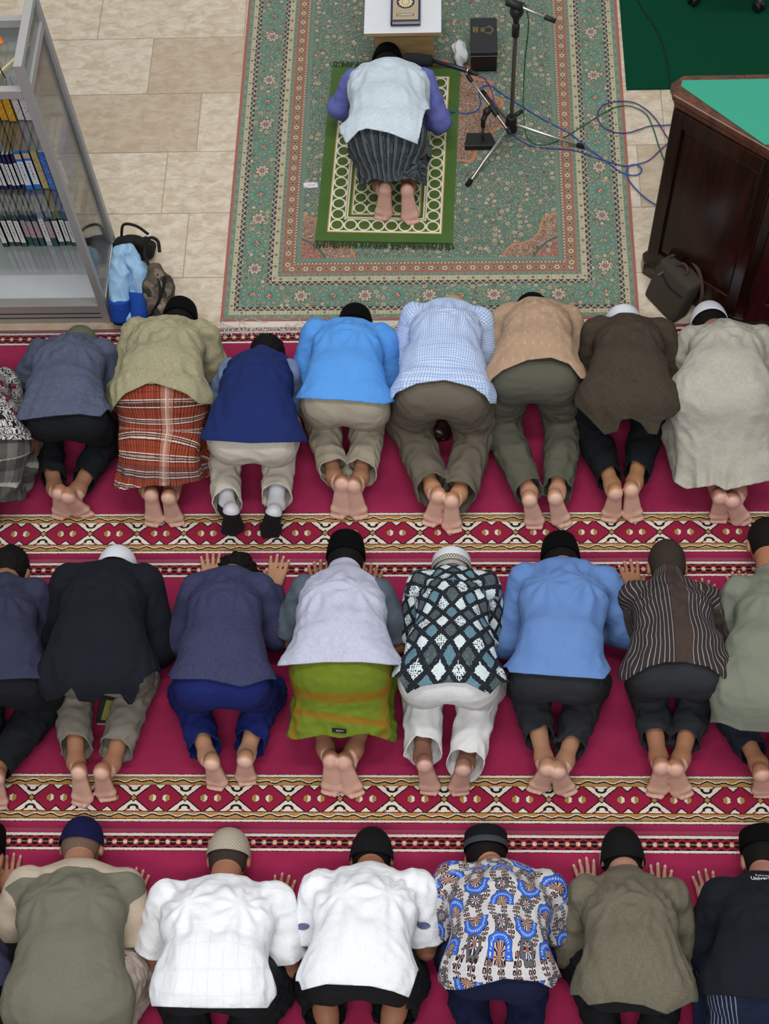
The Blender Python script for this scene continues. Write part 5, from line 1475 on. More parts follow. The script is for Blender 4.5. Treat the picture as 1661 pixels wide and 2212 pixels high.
put('middle shelf', 1, XR - .035, [('white-labelled blue book', blue, .03, .245), ('white-labelled blue book', blue, .034, .243), ('bright blue gilt book', blue2, .030, .238), ('cream gilt book', cream_b, .032, .240), ('white-labelled blue book', blue, .036, .246), ('white-labelled blue book', blue, .034, .246)]
    + [('white-labelled navy book', navyb, .018, .222)] * 9, 'books on the middle shelf')
put('lower shelf', 2, XR - .035, [('black gilt book', blackb, .030, .23), ('black gilt book', blackb, .026, .24), ('white-labelled teal book', tealb, .028, .245), ('white-labelled teal book', tealb, .028, .245), ('white-labelled teal book', tealb, .032, .24), ('pink and teal book', tealp, .028, .25), ('white and violet book', violetb, .030, .255), ('pink and teal book', tealp, .027, .25), ('pink and teal book', tealp, .027, .25), ('pink and teal book', tealp, .027, .25), ('white-labelled teal book', tealb, .028, .25), ('white-labelled green book', greenb, .03, .25), ('white-labelled teal book', tealb, .028, .245), ('white-labelled green book', greenb, .028, .245)], 'books on the lower shelf')
put('upper shelf', 0, XR - .09, [('white book with red print', whiteb, .04, .25), ('white book with red print', whiteb, .032, .245), ('golden yellow book', gold_b, .034, .24), ('golden yellow book', gold_b, .034, .24), ('golden yellow book', gold_b, .034, .24)], 'books on the upper shelf')
# things in the tray on top
o = rod('stick', (-1.83, 4.19, 1.512), (-1.665, 4.42, 1.515), .006, plain('pale_yellow_wood', srgb(206, 190, 140), .6)); tag(o, 'pale yellow stick lying in the bookcase top tray', 'stick')
pr = tube('paper_roll', [(-1.835, 4.36, 1.546), (-1.835, 4.361, 1.546), (-1.825, 4.18, 1.546), (-1.825, 4.179, 1.546)], [.01, .038, .038, .01], plain('white_paper', srgb(216, 216, 214), .8), None, 24); tag(pr, 'white paper roll lying in the bookcase top tray', 'paper roll')
fl = tag(empty('artificial_flower', (-1.755, 4.235, 1.506)), 'orange and yellow artificial flower at the top left corner', 'flower')
tube('stem', [(0, 0, 0), (-.02, .02, .08), (0, .03, .15)], .003, plain('stem_green', srgb(60, 90, 40), .7), fl, 6)
def m_petal():
    m = Mat('orange_petal', .6, .3); x, y, z = m.xyz(m.coord('Generated')); m.out(m.mix(x.ss(.1, .8), srgb(196, 190, 50), srgb(222, 96, 40))); return m.m
pm = m_petal()
for k in range(6):
    a = k * 1.047; V = []; 
    for s_, w in ((0, .003), (.3, .010), (.6, .013), (.85, .009), (1, .001)):
        for sg in (-1, 1): V.append((s_ * .038, sg * w, .010 * math.sin(s_ * 3.1)))
    o = link('petal', new_mesh('petal', np.array(V), [np.array([(i, i + 2, i + 3, i + 1) for i in range(0, 8, 2)])]), pm, fl); o.location = (0, .03, .15); o.rotation_euler = (0, -.3, a)
    sd = o.modifiers.new('thickness', 'SOLIDIFY'); sd.thickness = .0012

# ------------------------------------------------------------------ bags and jacket by the bookcase
blk_cloth = plain('black_nylon', srgb(20, 20, 22), .75, .3, bump=.2)
c = G(283, 520, .10)
V, Q = blob([(Ec(c + [-.05, .0, -.06], c + [.06, .0, -.06], .07, .06, .055, .05, (0, 1, 0)), .02), (Rc(c + [-.06, -.02, .0], c + [.06, -.02, .01], .03, .028), .03)], .008, lambda P: wav(P, 41, .06) * .006, 1, FLZ)
hb = tag(empty('handbag', (c[0], c[1], FLZ)), 'small black bag on the floor behind the blue jacket', 'bag'); O_ = np.array([c[0], c[1], FLZ])
link('bag_body', new_mesh('bag_body', V - O_, [Q]), blk_cloth, hb)
tube('strap', spline([c + [-.05, .02, .0] - O_, c + [-.03, .05, .06] - O_, c + [.03, .05, .05] - O_, c + [.085, .03, .01] - O_], 8), .007, blk_cloth, hb, 8)
# jacket: two hanging sleeves of pale blue cloth with royal blue cuffs
def m_jacket():
    m = Mat('pale_blue_nylon', .55, .4); x, y, z = m.xyz(m.coord('Object')); c_ = m.mix(m.noise(m.coord('Object'), 14, 3), srgb(120, 164, 206), srgb(160, 192, 218))
    m.out(c_); m.bump(m.noise(m.coord('Object'), 40, 3, .6, .8), .4, .006); return m.m
jk = G(283, 660, 0); O_ = np.array([jk[0], jk[1], FLZ]); jr = tag(empty('folded_jacket', O_), 'pale blue jacket with royal blue cuffs propped against the bookcase', 'jacket')
jm, cm, lm = m_jacket(), plain('royal_blue_rib', srgb(32, 72, 158), .85, .15, 0, .15, 60), plain('black_lining', srgb(12, 12, 16), .8)
for n_, (top, mid, low, end, r) in enumerate((((262, 538), (258, 590), (258, 655), (262, 690), .050), ((276, 540), (300, 590), (300, 640), (300, 690), .046))):
    t_, m_, l_, e_ = G(*top, .26), G(*mid, .20), G(*low, .12), G(*end, .045)
    V, Q = blob([(Ec(t_, m_, r * .7, r * .95, .03, .034, (1, .2, 0)), .02), (Ec(m_, l_, r * .95, r * .9, .034, .034, (1, .2, 0)), .02)], .0075, lambda P: (1 - 2 * np.abs(wav(P, 50 + n_, .07, (1, 1.5, 1.5)))) * .006, 1, FLZ)
    link('sleeve', new_mesh('sleeve', V - O_, [Q]), jm, jr)
    q = nrm(e_ - l_); P = spline([l_ - O_ - q * .02, l_ - O_ + q * .02, e_ - O_], 6)
    cu = tube('cuff', P, np.linspace(r * 1.06, r * .98, len(P)), cm, jr, 20)
    tube('lining', [e_ - O_ - q * .004, e_ - O_ + q * .012, e_ - O_ + q * .013], [r * .8, r * .84, r * .1], lm, cu, 16)
a_, b_ = G(285, 552, .25), G(296, 690, .03)
V, Q = blob([(Ec(G(268, 560, .16), G(280, 680, .05), .05, .06, .06, .045, (1, 0, 0)), .02)], .009, lambda P: wav(P, 60, .08) * .006, 1, FLZ); link('jacket_body', new_mesh('jacket_body', V - O_, [Q]), jm, jr)
# camouflage backpack
def m_camo():
    m = Mat('camouflage', .85, .2); pv = m.coord('Object'); a = m.noise(pv, 16, 1, .3); b = m.noise(m.vec(*[k + 4.0 for k in m.xyz(pv)]), 18, 1, .3)
    m.out(m.layers(srgb(122, 108, 96), (a > .55, srgb(88, 80, 68)), (b > .58, srgb(62, 58, 54)), (a < .38, srgb(146, 132, 120)))); m.bump(m.noise(pv, 160, 2), .2, .002); return m.m
p0, p1 = G(352, 672, .06), G(335, 580, .25); O_ = np.array([p0[0], p0[1], FLZ]); bp = tag(empty('backpack', O_), 'camouflage backpack leaning beside the blue jacket', 'backpack')
V, Q = blob([(Ec(p0, p0 + (p1 - p0) * .6, .075, .07, .06, .055, (1, .1, 0)), .03), (Ec(p0 + (p1 - p0) * .6, p1, .07, .03, .055, .03, (1, .1, 0)), .03), (El(p0 + [.02, -.03, .04], np.eye(3), (.055, .04, .06)), .02)], .008, lambda P: wav(P, 70, .07) * .004, 2, FLZ)
link('pack_body', new_mesh('pack_body', V - O_, [Q]), m_camo(), bp)
for (x1, y1), (x2, y2), (x3, y3) in (((340, 592), (346, 640), (325, 682)), ((356, 596), (352, 630), (350, 648))):
    P = spline([G(x1, y1, .25) - O_, G(x2, y2, .19) - O_, G(x3, y3, .10) - O_], 8); tube('zip', P, .007, blk_cloth, bp, 6)
P = spline([G(322, 575, .24) - O_, G(312, 545, .26) - O_, G(322, 515, .30) - O_, G(340, 520, .30) - O_, G(345, 545, .27) - O_], 8); tube('handle', P, .008, blk_cloth, bp, 8)

# ------------------------------------------------------------------ desk with green felt top
dk0 = np.array([1.6, 4.27, FLZ]); desk = tag(empty('speaker_desk', dk0), 'dark varnished wooden desk with green felt top at the right edge', 'desk')
def dp(poly): return [(x - dk0[0], y - dk0[1]) for x, y in poly]
def inset(t):   # desk outline grown by t: slanted left end, straight front
    n = np.array([-.637, -.771]); a = np.array([.937, 4.392]) + n * t + np.array([-.771, .637]) * t * .4; b = np.array([1.325, 4.072]) + n * t + np.array([.36, -.93]) * t * .3
    return [tuple(a), tuple(b), (1.365 + t * .2, 4.058 - t), (2.7 + t, 4.058 - t), (2.7 + t, 4.470 + t), (.975 - t * .3, 4.470 + t), (.935 - t, 4.435 + t * .6)]
prism('plinth', dp(inset(.012)), 0.0, .085, dark_wood, desk, .004)
prism('carcass', dp(inset(-.006)), .085, 1.13, dark_wood, desk, .0)
prism('moulding', dp(inset(.004)), 1.125, 1.150, rim_wood, desk, .005)
prism('moulding', dp(inset(-.008)), 1.150, 1.172, dark_wood, desk, .003)
prism('top', dp(inset(.020)), 1.172, 1.203, rim_wood, desk, .006)
def m_felt():
    m = Mat('green_felt', .98, .05); m.out(m.mix(m.noise(m.coord('Object'), 300, 2), srgb(54, 144, 118), srgb(70, 162, 136))); return m.m
fz = [G(1471, 183, 1.206), G(1653, 310, 1.206), G(1475, 171, 1.206)]
prism('felt', dp([tuple(fz[2][:2]), tuple(fz[0][:2]), tuple(fz[1][:2]), (2.6, fz[1][1]), (2.6, fz[2][1])]), 1.203, 1.206, m_felt(), desk)
# frame and panel on the slanted end and on the front
def slab(name, a, b, z0, z1, proud, mat, par=desk):
    a, b = np.array(a), np.array(b); d = b - a; L = np.linalg.norm(d); mid = (a + b) / 2; ang = math.atan2(d[1], d[0]); n = np.array([d[1], -d[0]]) / L
    p = mid + n * (proud / 2); return box(name, (p[0] - dk0[0], p[1] - dk0[1], (z0 + z1) / 2), (L, abs(proud), z1 - z0), mat, par, .003, rz=ang)
A0, B0 = np.array(inset(-.006)[0]), np.array(inset(-.006)[1]); D0 = (B0 - A0)
for t0, t1 in ((0, .11), (.89, 1.0)): slab('stile', A0 + D0 * t0, A0 + D0 * t1, .085, 1.125, .018, dark_wood)
for z0, z1 in ((.085, .20), (1.04, 1.125)): slab('cross_rail', A0 + D0 * .11, A0 + D0 * .89, z0, z1, .018, dark_wood)
slab('panel', A0 + D0 * .125, A0 + D0 * .875, .215, 1.025, .005, dark_wood)
A1, B1 = np.array(inset(-.006)[2]), np.array(inset(-.006)[3]); D1 = B1 - A1; L1 = np.linalg.norm(D1)
for t0, t1 in ((0, .06), (.47, .53), (.94, 1)): slab('stile', A1 + D1 * t0, A1 + D1 * t1, .085, 1.125, .018, dark_wood)
for z0, z1 in ((.085, .20), (1.04, 1.125)): slab('cross_rail', A1 + D1 * .06, A1 + D1 * .94, z0, z1, .0175, dark_wood)
for t0, t1 in ((.09, .44), (.56, .91)): slab('panel', A1 + D1 * t0, A1 + D1 * t1, .215, 1.025, .005, dark_wood)
# ------------------------------------------------------------------ brown shoulder bag leaning on the desk
brown_cl = fabric('brown_nylon', (66, 60, 52), rough=.8, wr=.15); strapm = plain('maroon_webbing', srgb(74, 48, 44), .8)
b0, b1 = G(1394, 640, FLZ), G(1442, 690, FLZ); ex = nrm(b1 - b0); L = np.linalg.norm(b1 - b0); nb = np.array([-ex[1], ex[0], 0])       # towards the desk
if nb[0] < 0: nb = -nb
lean = nrm(nb * .30 + np.array([0, 0, 1.0])); sb = tag(empty('shoulder_bag', b0), 'dark brown shoulder bag leaning against the desk', 'bag')
th_ = .085
def bag_pt(u, v, w): return ex * (u * (L + .05) - .012) + lean * (v * .235) + nb * (w * th_)
bm = bmesh.new(); vs = {}
N_ = 9
for a in range(N_ + 1):
    for b in range(N_ + 1):
        for w in (0, 1):
            u, v = a / N_, b / N_; bul = 1 - ((2 * u - 1) ** 4 + (2 * v - 1) ** 4) / 2
            p = bag_pt(u, v, w) + nb * (-.010 if w == 0 else .006) * bul; p[2] = max(p[2], .001); vs[a, b, w] = bm.verts.new(p)
for a in range(N_):
    for b in range(N_):
        bm.faces.new((vs[a, b, 0], vs[a + 1, b, 0], vs[a + 1, b + 1, 0], vs[a, b + 1, 0])); bm.faces.new((vs[a, b, 1], vs[a, b + 1, 1], vs[a + 1, b + 1, 1], vs[a + 1, b, 1]))
for a in range(N_):
    for e in (0, N_):
        bm.faces.new((vs[a, e, 0], vs[a, e, 1], vs[a + 1, e, 1], vs[a + 1, e, 0])); bm.faces.new((vs[e, a, 0], vs[e, a + 1, 0], vs[e, a + 1, 1], vs[e, a, 1]))
bmesh.ops.recalc_face_normals(bm, faces=bm.faces[:]); me = bpy.data.meshes.new('bag_body'); bm.to_mesh(me); bm.free(); me.polygons.foreach_set('use_smooth', np.full(len(me.polygons), True))
o = link('bag_body', me, brown_cl, sb); md = o.modifiers.new('round', 'BEVEL'); md.width = .012; md.segments = 3; md.limit_method = 'ANGLE'
P = spline([bag_pt(.22, .82, -.16), bag_pt(.55, .72, -.18), bag_pt(.92, .74, -.12)], 8); tube('zip', P, .003, blk_cloth, sb, 6)
rod('zip_pull', bag_pt(.24, .88, -.18), bag_pt(.17, .74, -.2), .0035, chrome, sb)
tube('strap', spline([bag_pt(.08, 1.0, .5), bag_pt(.2, 1.14, .8), bag_pt(.5, 1.16, .9), bag_pt(.85, 1.06, .9), bag_pt(1.12, .72, .9), bag_pt(1.2, .2, 1.0), bag_pt(1.35, .02, 1.2)], 8), [.010] * 49, strapm, sb, 6)
tube('top_loop', spline([bag_pt(.35, 1.0, .4), bag_pt(.45, 1.12, .5), bag_pt(.6, 1.1, .5), bag_pt(.66, 1.0, .4)], 8), .008, strapm, sb, 6)

# ------------------------------------------------------------------ low reading stand with holy book
rs_ = np.array([-.232, 5.80, 0]); st = tag(empty('reading_stand', rs_), 'low reading stand with white top and plywood leg panel', 'reading stand')
top = box('top_board', (-.003, .08, .34), (.392, .46, .004), white_lam, st, .001, rx=.02); box('board_core', (-.003, .08, .328), (.39, .456, .02), ply, st, .001, rx=.02)
box('leg_panel', (.0, .012, .158), (.305, .018, .31), ply, st, .002); box('leg_panel', (.0, .24, .158), (.305, .018, .31), ply, st, .002)
box('cross_bar', (.005, .12, .262), (.036, .26, .05), m_wood('brown_bar', (96, 60, 28), (120, 78, 38), .5, 1, 1), st, .003)
def m_holy():
    m = Mat('gilt_navy_cover', .4, .4); x, y, z = m.xyz(m.coord('Generated')); pv = m.coord('Object')
    navy = srgb(38, 46, 76); gold = m.mix(m.noise(pv, 240, 3), srgb(150, 128, 100), srgb(196, 178, 150)); inn = x.band(.07, .93) & y.band(.05, .95)
    c = m.mix(inn, navy, gold); r = ((x - .5) * (x - .5) * .5 + (y - .62) * (y - .62)).sqrt()
    c = m.mix((r < .215) & inn, c, navy); th = (x - .5).op('ARCTAN2', y - .62); c = m.mix(r + (th * 14.0).cos() * .012 < .165, c, srgb(206, 190, 150)); c = m.mix((r - .09).abs() < .008, c, srgb(150, 110, 90))
    c = m.mix(x.band(.2, .78) & y.band(.16, .25), c, srgb(26, 26, 30)); c = m.mix(x.band(.22, .76) & (y.band(.175, .19) | y.band(.205, .235)) & (m.noise(m.vec(x * 40, y * 60), 1, 1) > .42), c, srgb(226, 220, 196))
    m.out(c); return m.m
hb_ = tag(empty('holy_book', (-.232 + .012, 5.80 - .112, .3445)), 'navy and gold holy book lying on the white reading stand', 'book')
bx_ = box('cover', (0, .11, .031), (.150, .216, .004), m_holy(), hb_, .001); box('cover', (0, .11, .002), (.150, .216, .004), plain('navy_board', srgb(38, 46, 76), .5), hb_, .001)
box('page_block', (.002, .112, .0165), (.140, .204, .026), pages, hb_, .001); box('spine', (-.0735, .11, .0165), (.003, .216, .030), plain('navy_spine', srgb(38, 46, 76), .5), hb_, .001)

# ------------------------------------------------------------------ black gift box with gilt print, and tissue
bxo = tag(empty('gift_box', (.181, 5.83, 0)), 'black box with gold print standing beside the microphone stands', 'box')
def m_print():
    m = Mat('black_card', .45, .4); pv = m.coord('Object'); x, y, z = m.xyz(pv); gold = srgb(126, 104, 40); c = srgb(38, 38, 42)
    r = ((x - .02) * (x - .02) * 1.0 + (y - .035) * (y - .035) * 2.2).sqrt(); c = m.mix(r.band(.027, .032) & (x > .005) & (z > .008), c, gold)
    r2 = ((x - .03) * (x - .03) * 3.0 + (y - .035) * (y - .035)).sqrt(); c = m.mix(r2.band(.026, .030) & (x > .02) & (z > .008), c, gold)
    q = x.band(-.016, .006) & y.band(.022, .052) & (m.noise(m.vec(x * 260, y * 200), 1, 1) > .48) & (z > .008); c = m.mix(q, c, gold)
    q = x.band(-.056, -.030) & y.band(.020, .060) & (((y * 420.0).sin() > -.1) | (x * 330.0).sin().band(.6, 1.1)) & (z > .008); c = m.mix(q, c, gold); m.out(c); return m.m
box('box_body', (0, 0, .055), (.136, .244, .108), plain('black_gloss_card', srgb(14, 14, 16), .35, .5), bxo, .002)
box('lid', (0, 0, .125), (.140, .248, .028), m_print(), bxo, .0015); box('lid_edge', (0, -.1245, .112), (.138, .0012, .003), plain('silver_edge', srgb(150, 140, 170), .4), bxo, .0003)
tp = G(995, 110, .06)
V, Q = blob([(Ec(tp + [-.012, .035, .0], tp + [.012, -.03, -.01], .036, .028, .03, .026, (1, 0, 0)), .02), (Rc(tp + [0, -.03, -.02], tp + [.0, -.045, -.055], .03, .02), .02)], .006, lambda P: (1 - 2 * np.abs(wav(P, 81, .07))) * .005, 1)
o = link('tissue', new_mesh('tissue', V - tp, [Q], smooth=False), plain('white_tissue', srgb(206, 208, 210), .9), None, tp); tag(o, 'crumpled white tissue beside the black box', 'tissue')

# ------------------------------------------------------------------ tall microphone stand
ms0 = np.array([.313, 5.27, 0]); ms = tag(empty('microphone_stand', ms0), 'tall tripod microphone stand with boom arm on the rug', 'microphone stand')
def rel(p): return np.asarray(p, float) - ms0
hub = np.array([0, 0, .085])
rod('pole', (0, 0, .05), (0, 0, .79), .0105, steel, ms); rod('hub', (0, 0, .035), (0, 0, .135), .034, black_pl, ms, .026); rod('hub_knob', (.02, .02, .12), (.055, .045, .125), .011, black_pl, ms)
for fp in (G(1250, 314, .012), G(1015, 392, .012), G(1046, 203, .012)):
    f = rel(fp); lg = rod('leg', hub + nrm(f - hub) * .02, f, .0088, chrome if fp[1] < 5.5 else steel, ms); d = nrm(f - hub); rod('rubber_foot', f - d * .012, f + d * .028, .0125, rubber, lg)
rod('clutch', (0, 0, .67), (0, 0, .745), .018, black_pl, ms); V, Q = blob([(El(np.array([0, 0, .825]), np.eye(3), (.034, .034, .032)), .01), (Rc((0, 0, .76), (0, 0, .80), .014, .02), .015)], .005)
link('swivel_joint', new_mesh('swivel_joint', V, [Q]), black_pl, ms)
ba, bb_ = rel(G(1078, -6, .80)), rel(G(1200, 46, .81)); j = rel(G(1113, 10, .865))
rod('boom_arm', j, bb_ - nrm(bb_ - j) * .04, .006, chrome, ms); rod('boom_weight', bb_ - nrm(bb_ - j) * .055, bb_, .0115, black_pl, ms); rod('boom_clamp', j - nrm(bb_ - j) * .045, j + nrm(bb_ - j) * .035, .021, black_pl, ms); rod('boom_arm', j - nrm(bb_ - j) * .35, j - nrm(bb_ - j) * .04, .006, chrome, ms)
# ------------------------------------------------------------------ short stand with microphone at the leader's head
ss0 = np.array([.151, 5.215, 0]); ss = tag(empty('microphone_stand', ss0), 'short microphone stand with square black base by the prayer mat', 'microphone stand')
base_poly = [(-.075, -.045), (.07, -.045), (.082, -.02), (.062, .045), (-.062, .045)]
prism('base', base_poly, 0, .032, black_pl, ss, .006)
rod('pole', (.018, .0, .03), (.018, .0, .135), .0075, steel, ss); rod('grip', (.018, 0, .12), (.018, 0, .185), .0115, black_pl, ss)
def r2(p): return np.asarray(p, float) - ss0
jj = r2(G(1052, 240, .20)); V, Q = blob([(El(jj, np.eye(3), (.02, .02, .018)), .01), (Rc((.018, 0, .17), jj, .013, .013), .01)], .004); link('swivel_joint', new_mesh('swivel_joint', V, [Q]), black_pl, ss)
e1, e2 = r2(G(1012, 166, .26)), r2(G(1098, 282, .15)); rod('boom_arm', e1, e2, .0048, chrome, ss); d = nrm(e2 - e1); mj = e1 + (e2 - e1) * .62; rod('boom_clamp', mj - d * .03, mj + d * .035, .0135, black_pl, ss); rod('boom_weight', e2 - d * .012, e2 + d * .02, .010, black_pl, ss); rod('holder', e1 - d * .012, e1 + d * .03, .010, black_pl, ss)
m0, m1, m2, m3 = G(874, 128, .245), G(936, 132, .26), G(1008, 152, .275), G(1028, 160, .275)
mc = tag(empty('microphone', m1), 'long microphone with foam windscreen clipped to the short stand', 'microphone')
d = nrm(m1 - m0); tube('windscreen', [m0 - m1, m0 - m1 + d * .001, m0 - m1 + d * .012, (m0 - m1) * .5, -d * .012, d * .0], [.02, .030, .034, .035, .028, .012], foam, mc, 20)
rod('barrel', (0, 0, 0), m2 - m1, .0105, plain('gunmetal', srgb(44, 46, 58), .3, .5, .6), mc, .0125); rod('clip_ring', m2 - m1, m2 - m1 + nrm(m3 - m2) * .012, .0135, chrome, mc); rod('plug', m2 - m1 + nrm(m3 - m2) * .012, m3 - m1 + nrm(m3 - m2) * .01, .013, black_pl, mc, .009)
# ------------------------------------------------------------------ cables
def cable(label, pts, mat, r=.0032):
    P = spline([G(x, y, z) for x, y, z in pts], 12); O_ = np.array([P[0][0], P[0][1], 0]); o = tube('cable', P - O_, r, mat, None, 6); o.location = O_; tag(o, label, 'cable', 'audio cables on the rug'); return o
z0 = .004
cable('purple cable from the long microphone to the desk', [(1030, 161, .275), (1048, 172, .25), (1063, 200, .20), (1072, 245, .16), (1090, 275, .12), (1118, 300, .05), (1150, 316, z0), (1180, 320, z0), (1240, 325, z0), (1300, 345, z0), (1345, 358, z0), (1370, 356, z0), (1400, 347, z0), (1425, 325, z0), (1452, 300, z0)], plain('purple_rubber', srgb(66, 52, 132), .5))
cable('purple cable looped on the floor beside the desk', [(1470, 268, z0), (1432, 271, z0), (1405, 272, z0), (1380, 280, z0), (1355, 287, z0), (1325, 285, z0), (1298, 270, z0), (1291, 245, z0), (1305, 226, z0), (1335, 219, z0), (1370, 222, z0), (1400, 240, z0), (1420, 262, z0), (1434, 285, z0), (1450, 310, z0)], plain('dark_purple_rubber', srgb(64, 50, 120), .5))
cable('blue cable from the leader across the rug to the desk', [(968, 240, .03), (985, 243, z0), (1010, 245, z0), (1032, 237, z0), (1038, 220, z0), (1034, 200, z0), (1044, 187, z0), (1062, 186, z0), (1080, 200, z0), (1120, 225, z0), (1170, 256, z0), (1230, 288, z0), (1260, 312, .020), (1300, 342, z0), (1335, 368, z0), (1360, 378, z0), (1378, 377, z0), (1386, 366, z0), (1376, 356, z0), (1360, 358, z0), (1353, 372, z0), (1358, 388, z0), (1375, 410, z0), (1400, 432, z0), (1425, 446, z0), (1450, 455, z0)], plain('blue_rubber', srgb(34, 84, 160), .5), .0036)
cable('green cable hanging from the tall stand to the desk', [(1110, 2, .80), (1132, 8, .78), (1141, 40, .64), (1140, 75, .46), (1134, 130, .24), (1131, 185, .06), (1131, 240, z0), (1136, 290, z0), (1150, 308, z0), (1170, 313, z0), (1200, 306, z0), (1250, 278, z0), (1300, 246, z0), (1335, 230, z0), (1365, 230, z0), (1395, 246, z0), (1410, 275, z0), (1422, 312, z0), (1436, 350, z0)], plain('green_rubber', srgb(26, 96, 56), .5))
P = spline([G(x, y, .008) for x, y in ((1378, 0), (1390, 22), (1412, 52), (1430, 90), (1440, 130), (1446, 165), (1450, 200))], 10); O_ = np.array([P[0][0], P[0][1], 0]); o = tube('cable', P - O_, .0038, black_pl, None, 6); o.location = O_; tag(o, 'black cable lying on the dark green carpet', 'cable', 'audio cables on the rug')
# ------------------------------------------------------------------ office chair, only its castors reach into the picture
w1, w2 = G(1497, 10, .0), G(1641, 28, .0); cc = (w1 + w2) / 2 + np.array([.03, .22, 0]); ch = tag(empty('office_chair', (cc[0], cc[1], .0035)), 'office chair whose black castors stand on the dark green carpet', 'chair')
a0 = math.atan2(w1[1] - cc[1], w1[0] - cc[0]); R_ = np.linalg.norm((w1 - cc)[:2]); a1 = math.atan2(w2[1] - cc[1], w2[0] - cc[0])
gap = (a1 - a0) % (2 * math.pi)
for k in range(5):
    a = a0 + gap * k if k < 2 else a1 + (2 * math.pi - gap) / 4 * (k - 1)
    p = np.array([math.cos(a) * R_, math.sin(a) * R_, 0]); lg = rod('base_leg', (0, 0, .11), p + [0, 0, .075], .02, chrome, ch, .013)
    t = np.array([-math.sin(a), math.cos(a), 0])
    for s_ in (-1, 1): rod('castor', p + t * .004 * s_ + [0, 0, .03], p + t * .026 * s_ + [0, 0, .03], .03, black_pl, lg)
    rod('castor_fork', p + [0, 0, .035], p + [0, 0, .075], .013, plain('grey_plastic', srgb(70, 72, 74), .5), lg)
rod('column', (0, 0, .09), (0, 0, .42), .025, black_pl, ch); box('seat', (0, 0, .46), (.46, .46, .07), blk_cloth, ch, .03); box('backrest', (0, .24, .78), (.42, .06, .5), blk_cloth, ch, .028); rod('back_support', (0, .15, .44), (0, .24, .62), .02, black_pl, ch)
# ------------------------------------------------------------------ small things
def m_card():
    m = Mat('printed_card', .6, .3); x, y, z = m.xyz(m.coord('Generated')); c = m.mix((((x - .06).abs() + (y - .1).abs()) < .3) | (((x - .95).abs() + (y - .9).abs()) < .25), srgb(214, 212, 214), srgb(186, 160, 180)); c = m.mix(x.band(.3, .8) & y.band(.4, .55) & (m.noise(m.vec(x * 30, y * 8), 1, 1) > .5), c, srgb(130, 120, 130)); m.out(c); return m.m
q = G(671, 400, .001); o = box('card', tuple(q + [0, 0, .0008]), (.072, .036, .001), m_card(), None, .0002, rz=.09); tag(o, 'small white printed card on the rug beside the mat', 'card')
q = G(236, 1528, .006); nb_ = tag(empty('notebook', (q[0], q[1], 0), -.02), 'dark notebook with yellow label between the knees of the man in black jacket', 'notebook')
box('cover', (0, 0, .0175), (.088, .150, .003), plain('dark_grey_cover', srgb(46, 44, 42), .5), nb_, .0008); box('page_block', (.001, -.002, .009), (.084, .150, .014), pages, nb_, .0008); box('cover', (0, 0, .0012), (.088, .150, .0024), plain('pale_back_cover', srgb(196, 186, 180), .6), nb_, .0005); box('label', (-.004, -.018, .0194), (.030, .088, .0008), plain('yellow_green_label', srgb(150, 148, 70), .6), nb_, .0002, rz=-.14)
q = G(952, 950, .05); V, Q = blob([(Ec(np.array([-.01, .0, .05]), np.array([.01, .05, .06]), .055, .05, .045, .04, (1, 0, 0)), .02)], .008, lambda P: wav(P, 91, .06) * .003, 2, .0005)
o = tag(empty('pouch', (q[0], q[1] + .04, 0)), 'dark brown leather pouch under the man in checked shirt', 'pouch'); link('pouch_body', new_mesh('pouch_body', V, [Q]), plain('dark_brown_leather', srgb(44, 22, 20), .35, .5), o)
for dx_ in (-.012, .012): rod('snap', (dx_, -.040, .07 - dx_), (dx_, -.046, .072 - dx_), .004, chrome, o)

# ------------------------------------------------------------------ lettering and patches on clothes
def on_cloth(P, mesh, root_O, lift=.003):
    """drop points (x, y) onto the upper side of a garment"""
    V, T, uv = mesh; n = vnormals(V, T); keep = n[:, 2] > .1; U = V[keep]; out = []
    for p in P:
        d = (U[:, 0] - p[0]) ** 2 + (U[:, 1] - p[1]) ** 2; i = np.argsort(d)[:4]; w = 1 / (d[i] + 1e-7); out.append([p[0], p[1], (U[i, 2] * w).sum() / w.sum() + lift])
    return np.array(out) - root_O
def text_mesh(s_, size, bold=0.0):
    cu = bpy.data.curves.new('lettering', 'FONT'); cu.body = s_; cu.size = size; cu.offset = bold; cu.resolution_u = 3; ob = bpy.data.objects.new('lettering', cu); COL.objects.link(ob)
    dg = bpy.context.evaluated_depsgraph_get(); me = ob.evaluated_get(dg).to_mesh(); V = np.array([v.co[:] for v in me.vertices]); T = [tuple(p.vertices) for p in me.polygons]
    ob.evaluated_get(dg).to_mesh_clear(); bpy.data.objects.remove(ob); return V, T
def put_text(pr_, key, s_, px, size, z, mat, rot=0.0, bold=0.0, parent=None):
    V, T = text_mesh(s_, size, bold); o = G(*px, z); ca, sa = math.cos(rot), math.sin(rot)
    P = np.stack([o[0] + V[:, 0] * ca - V[:, 1] * sa, o[1] + V[:, 0] * sa + V[:, 1] * ca], 1); W = on_cloth(P, pr_[key], pr_['O'], .005)
    me = bpy.data.meshes.new('lettering'); me.from_pydata([tuple(w) for w in W], [], T); link('lettering', me, mat, parent or pr_['root'])
white_ink = plain('white_print', srgb(222, 222, 226), .7)
last = PE[-1]
put_text(last, 'topmesh', 'Kelompo', (1629, 1896), .016, .33, white_ink, -.06, 0, last['top'])
put_text(last, 'topmesh', 'Univers', (1618, 1906), .022, .33, white_ink, -.05, .0006, last['top'])
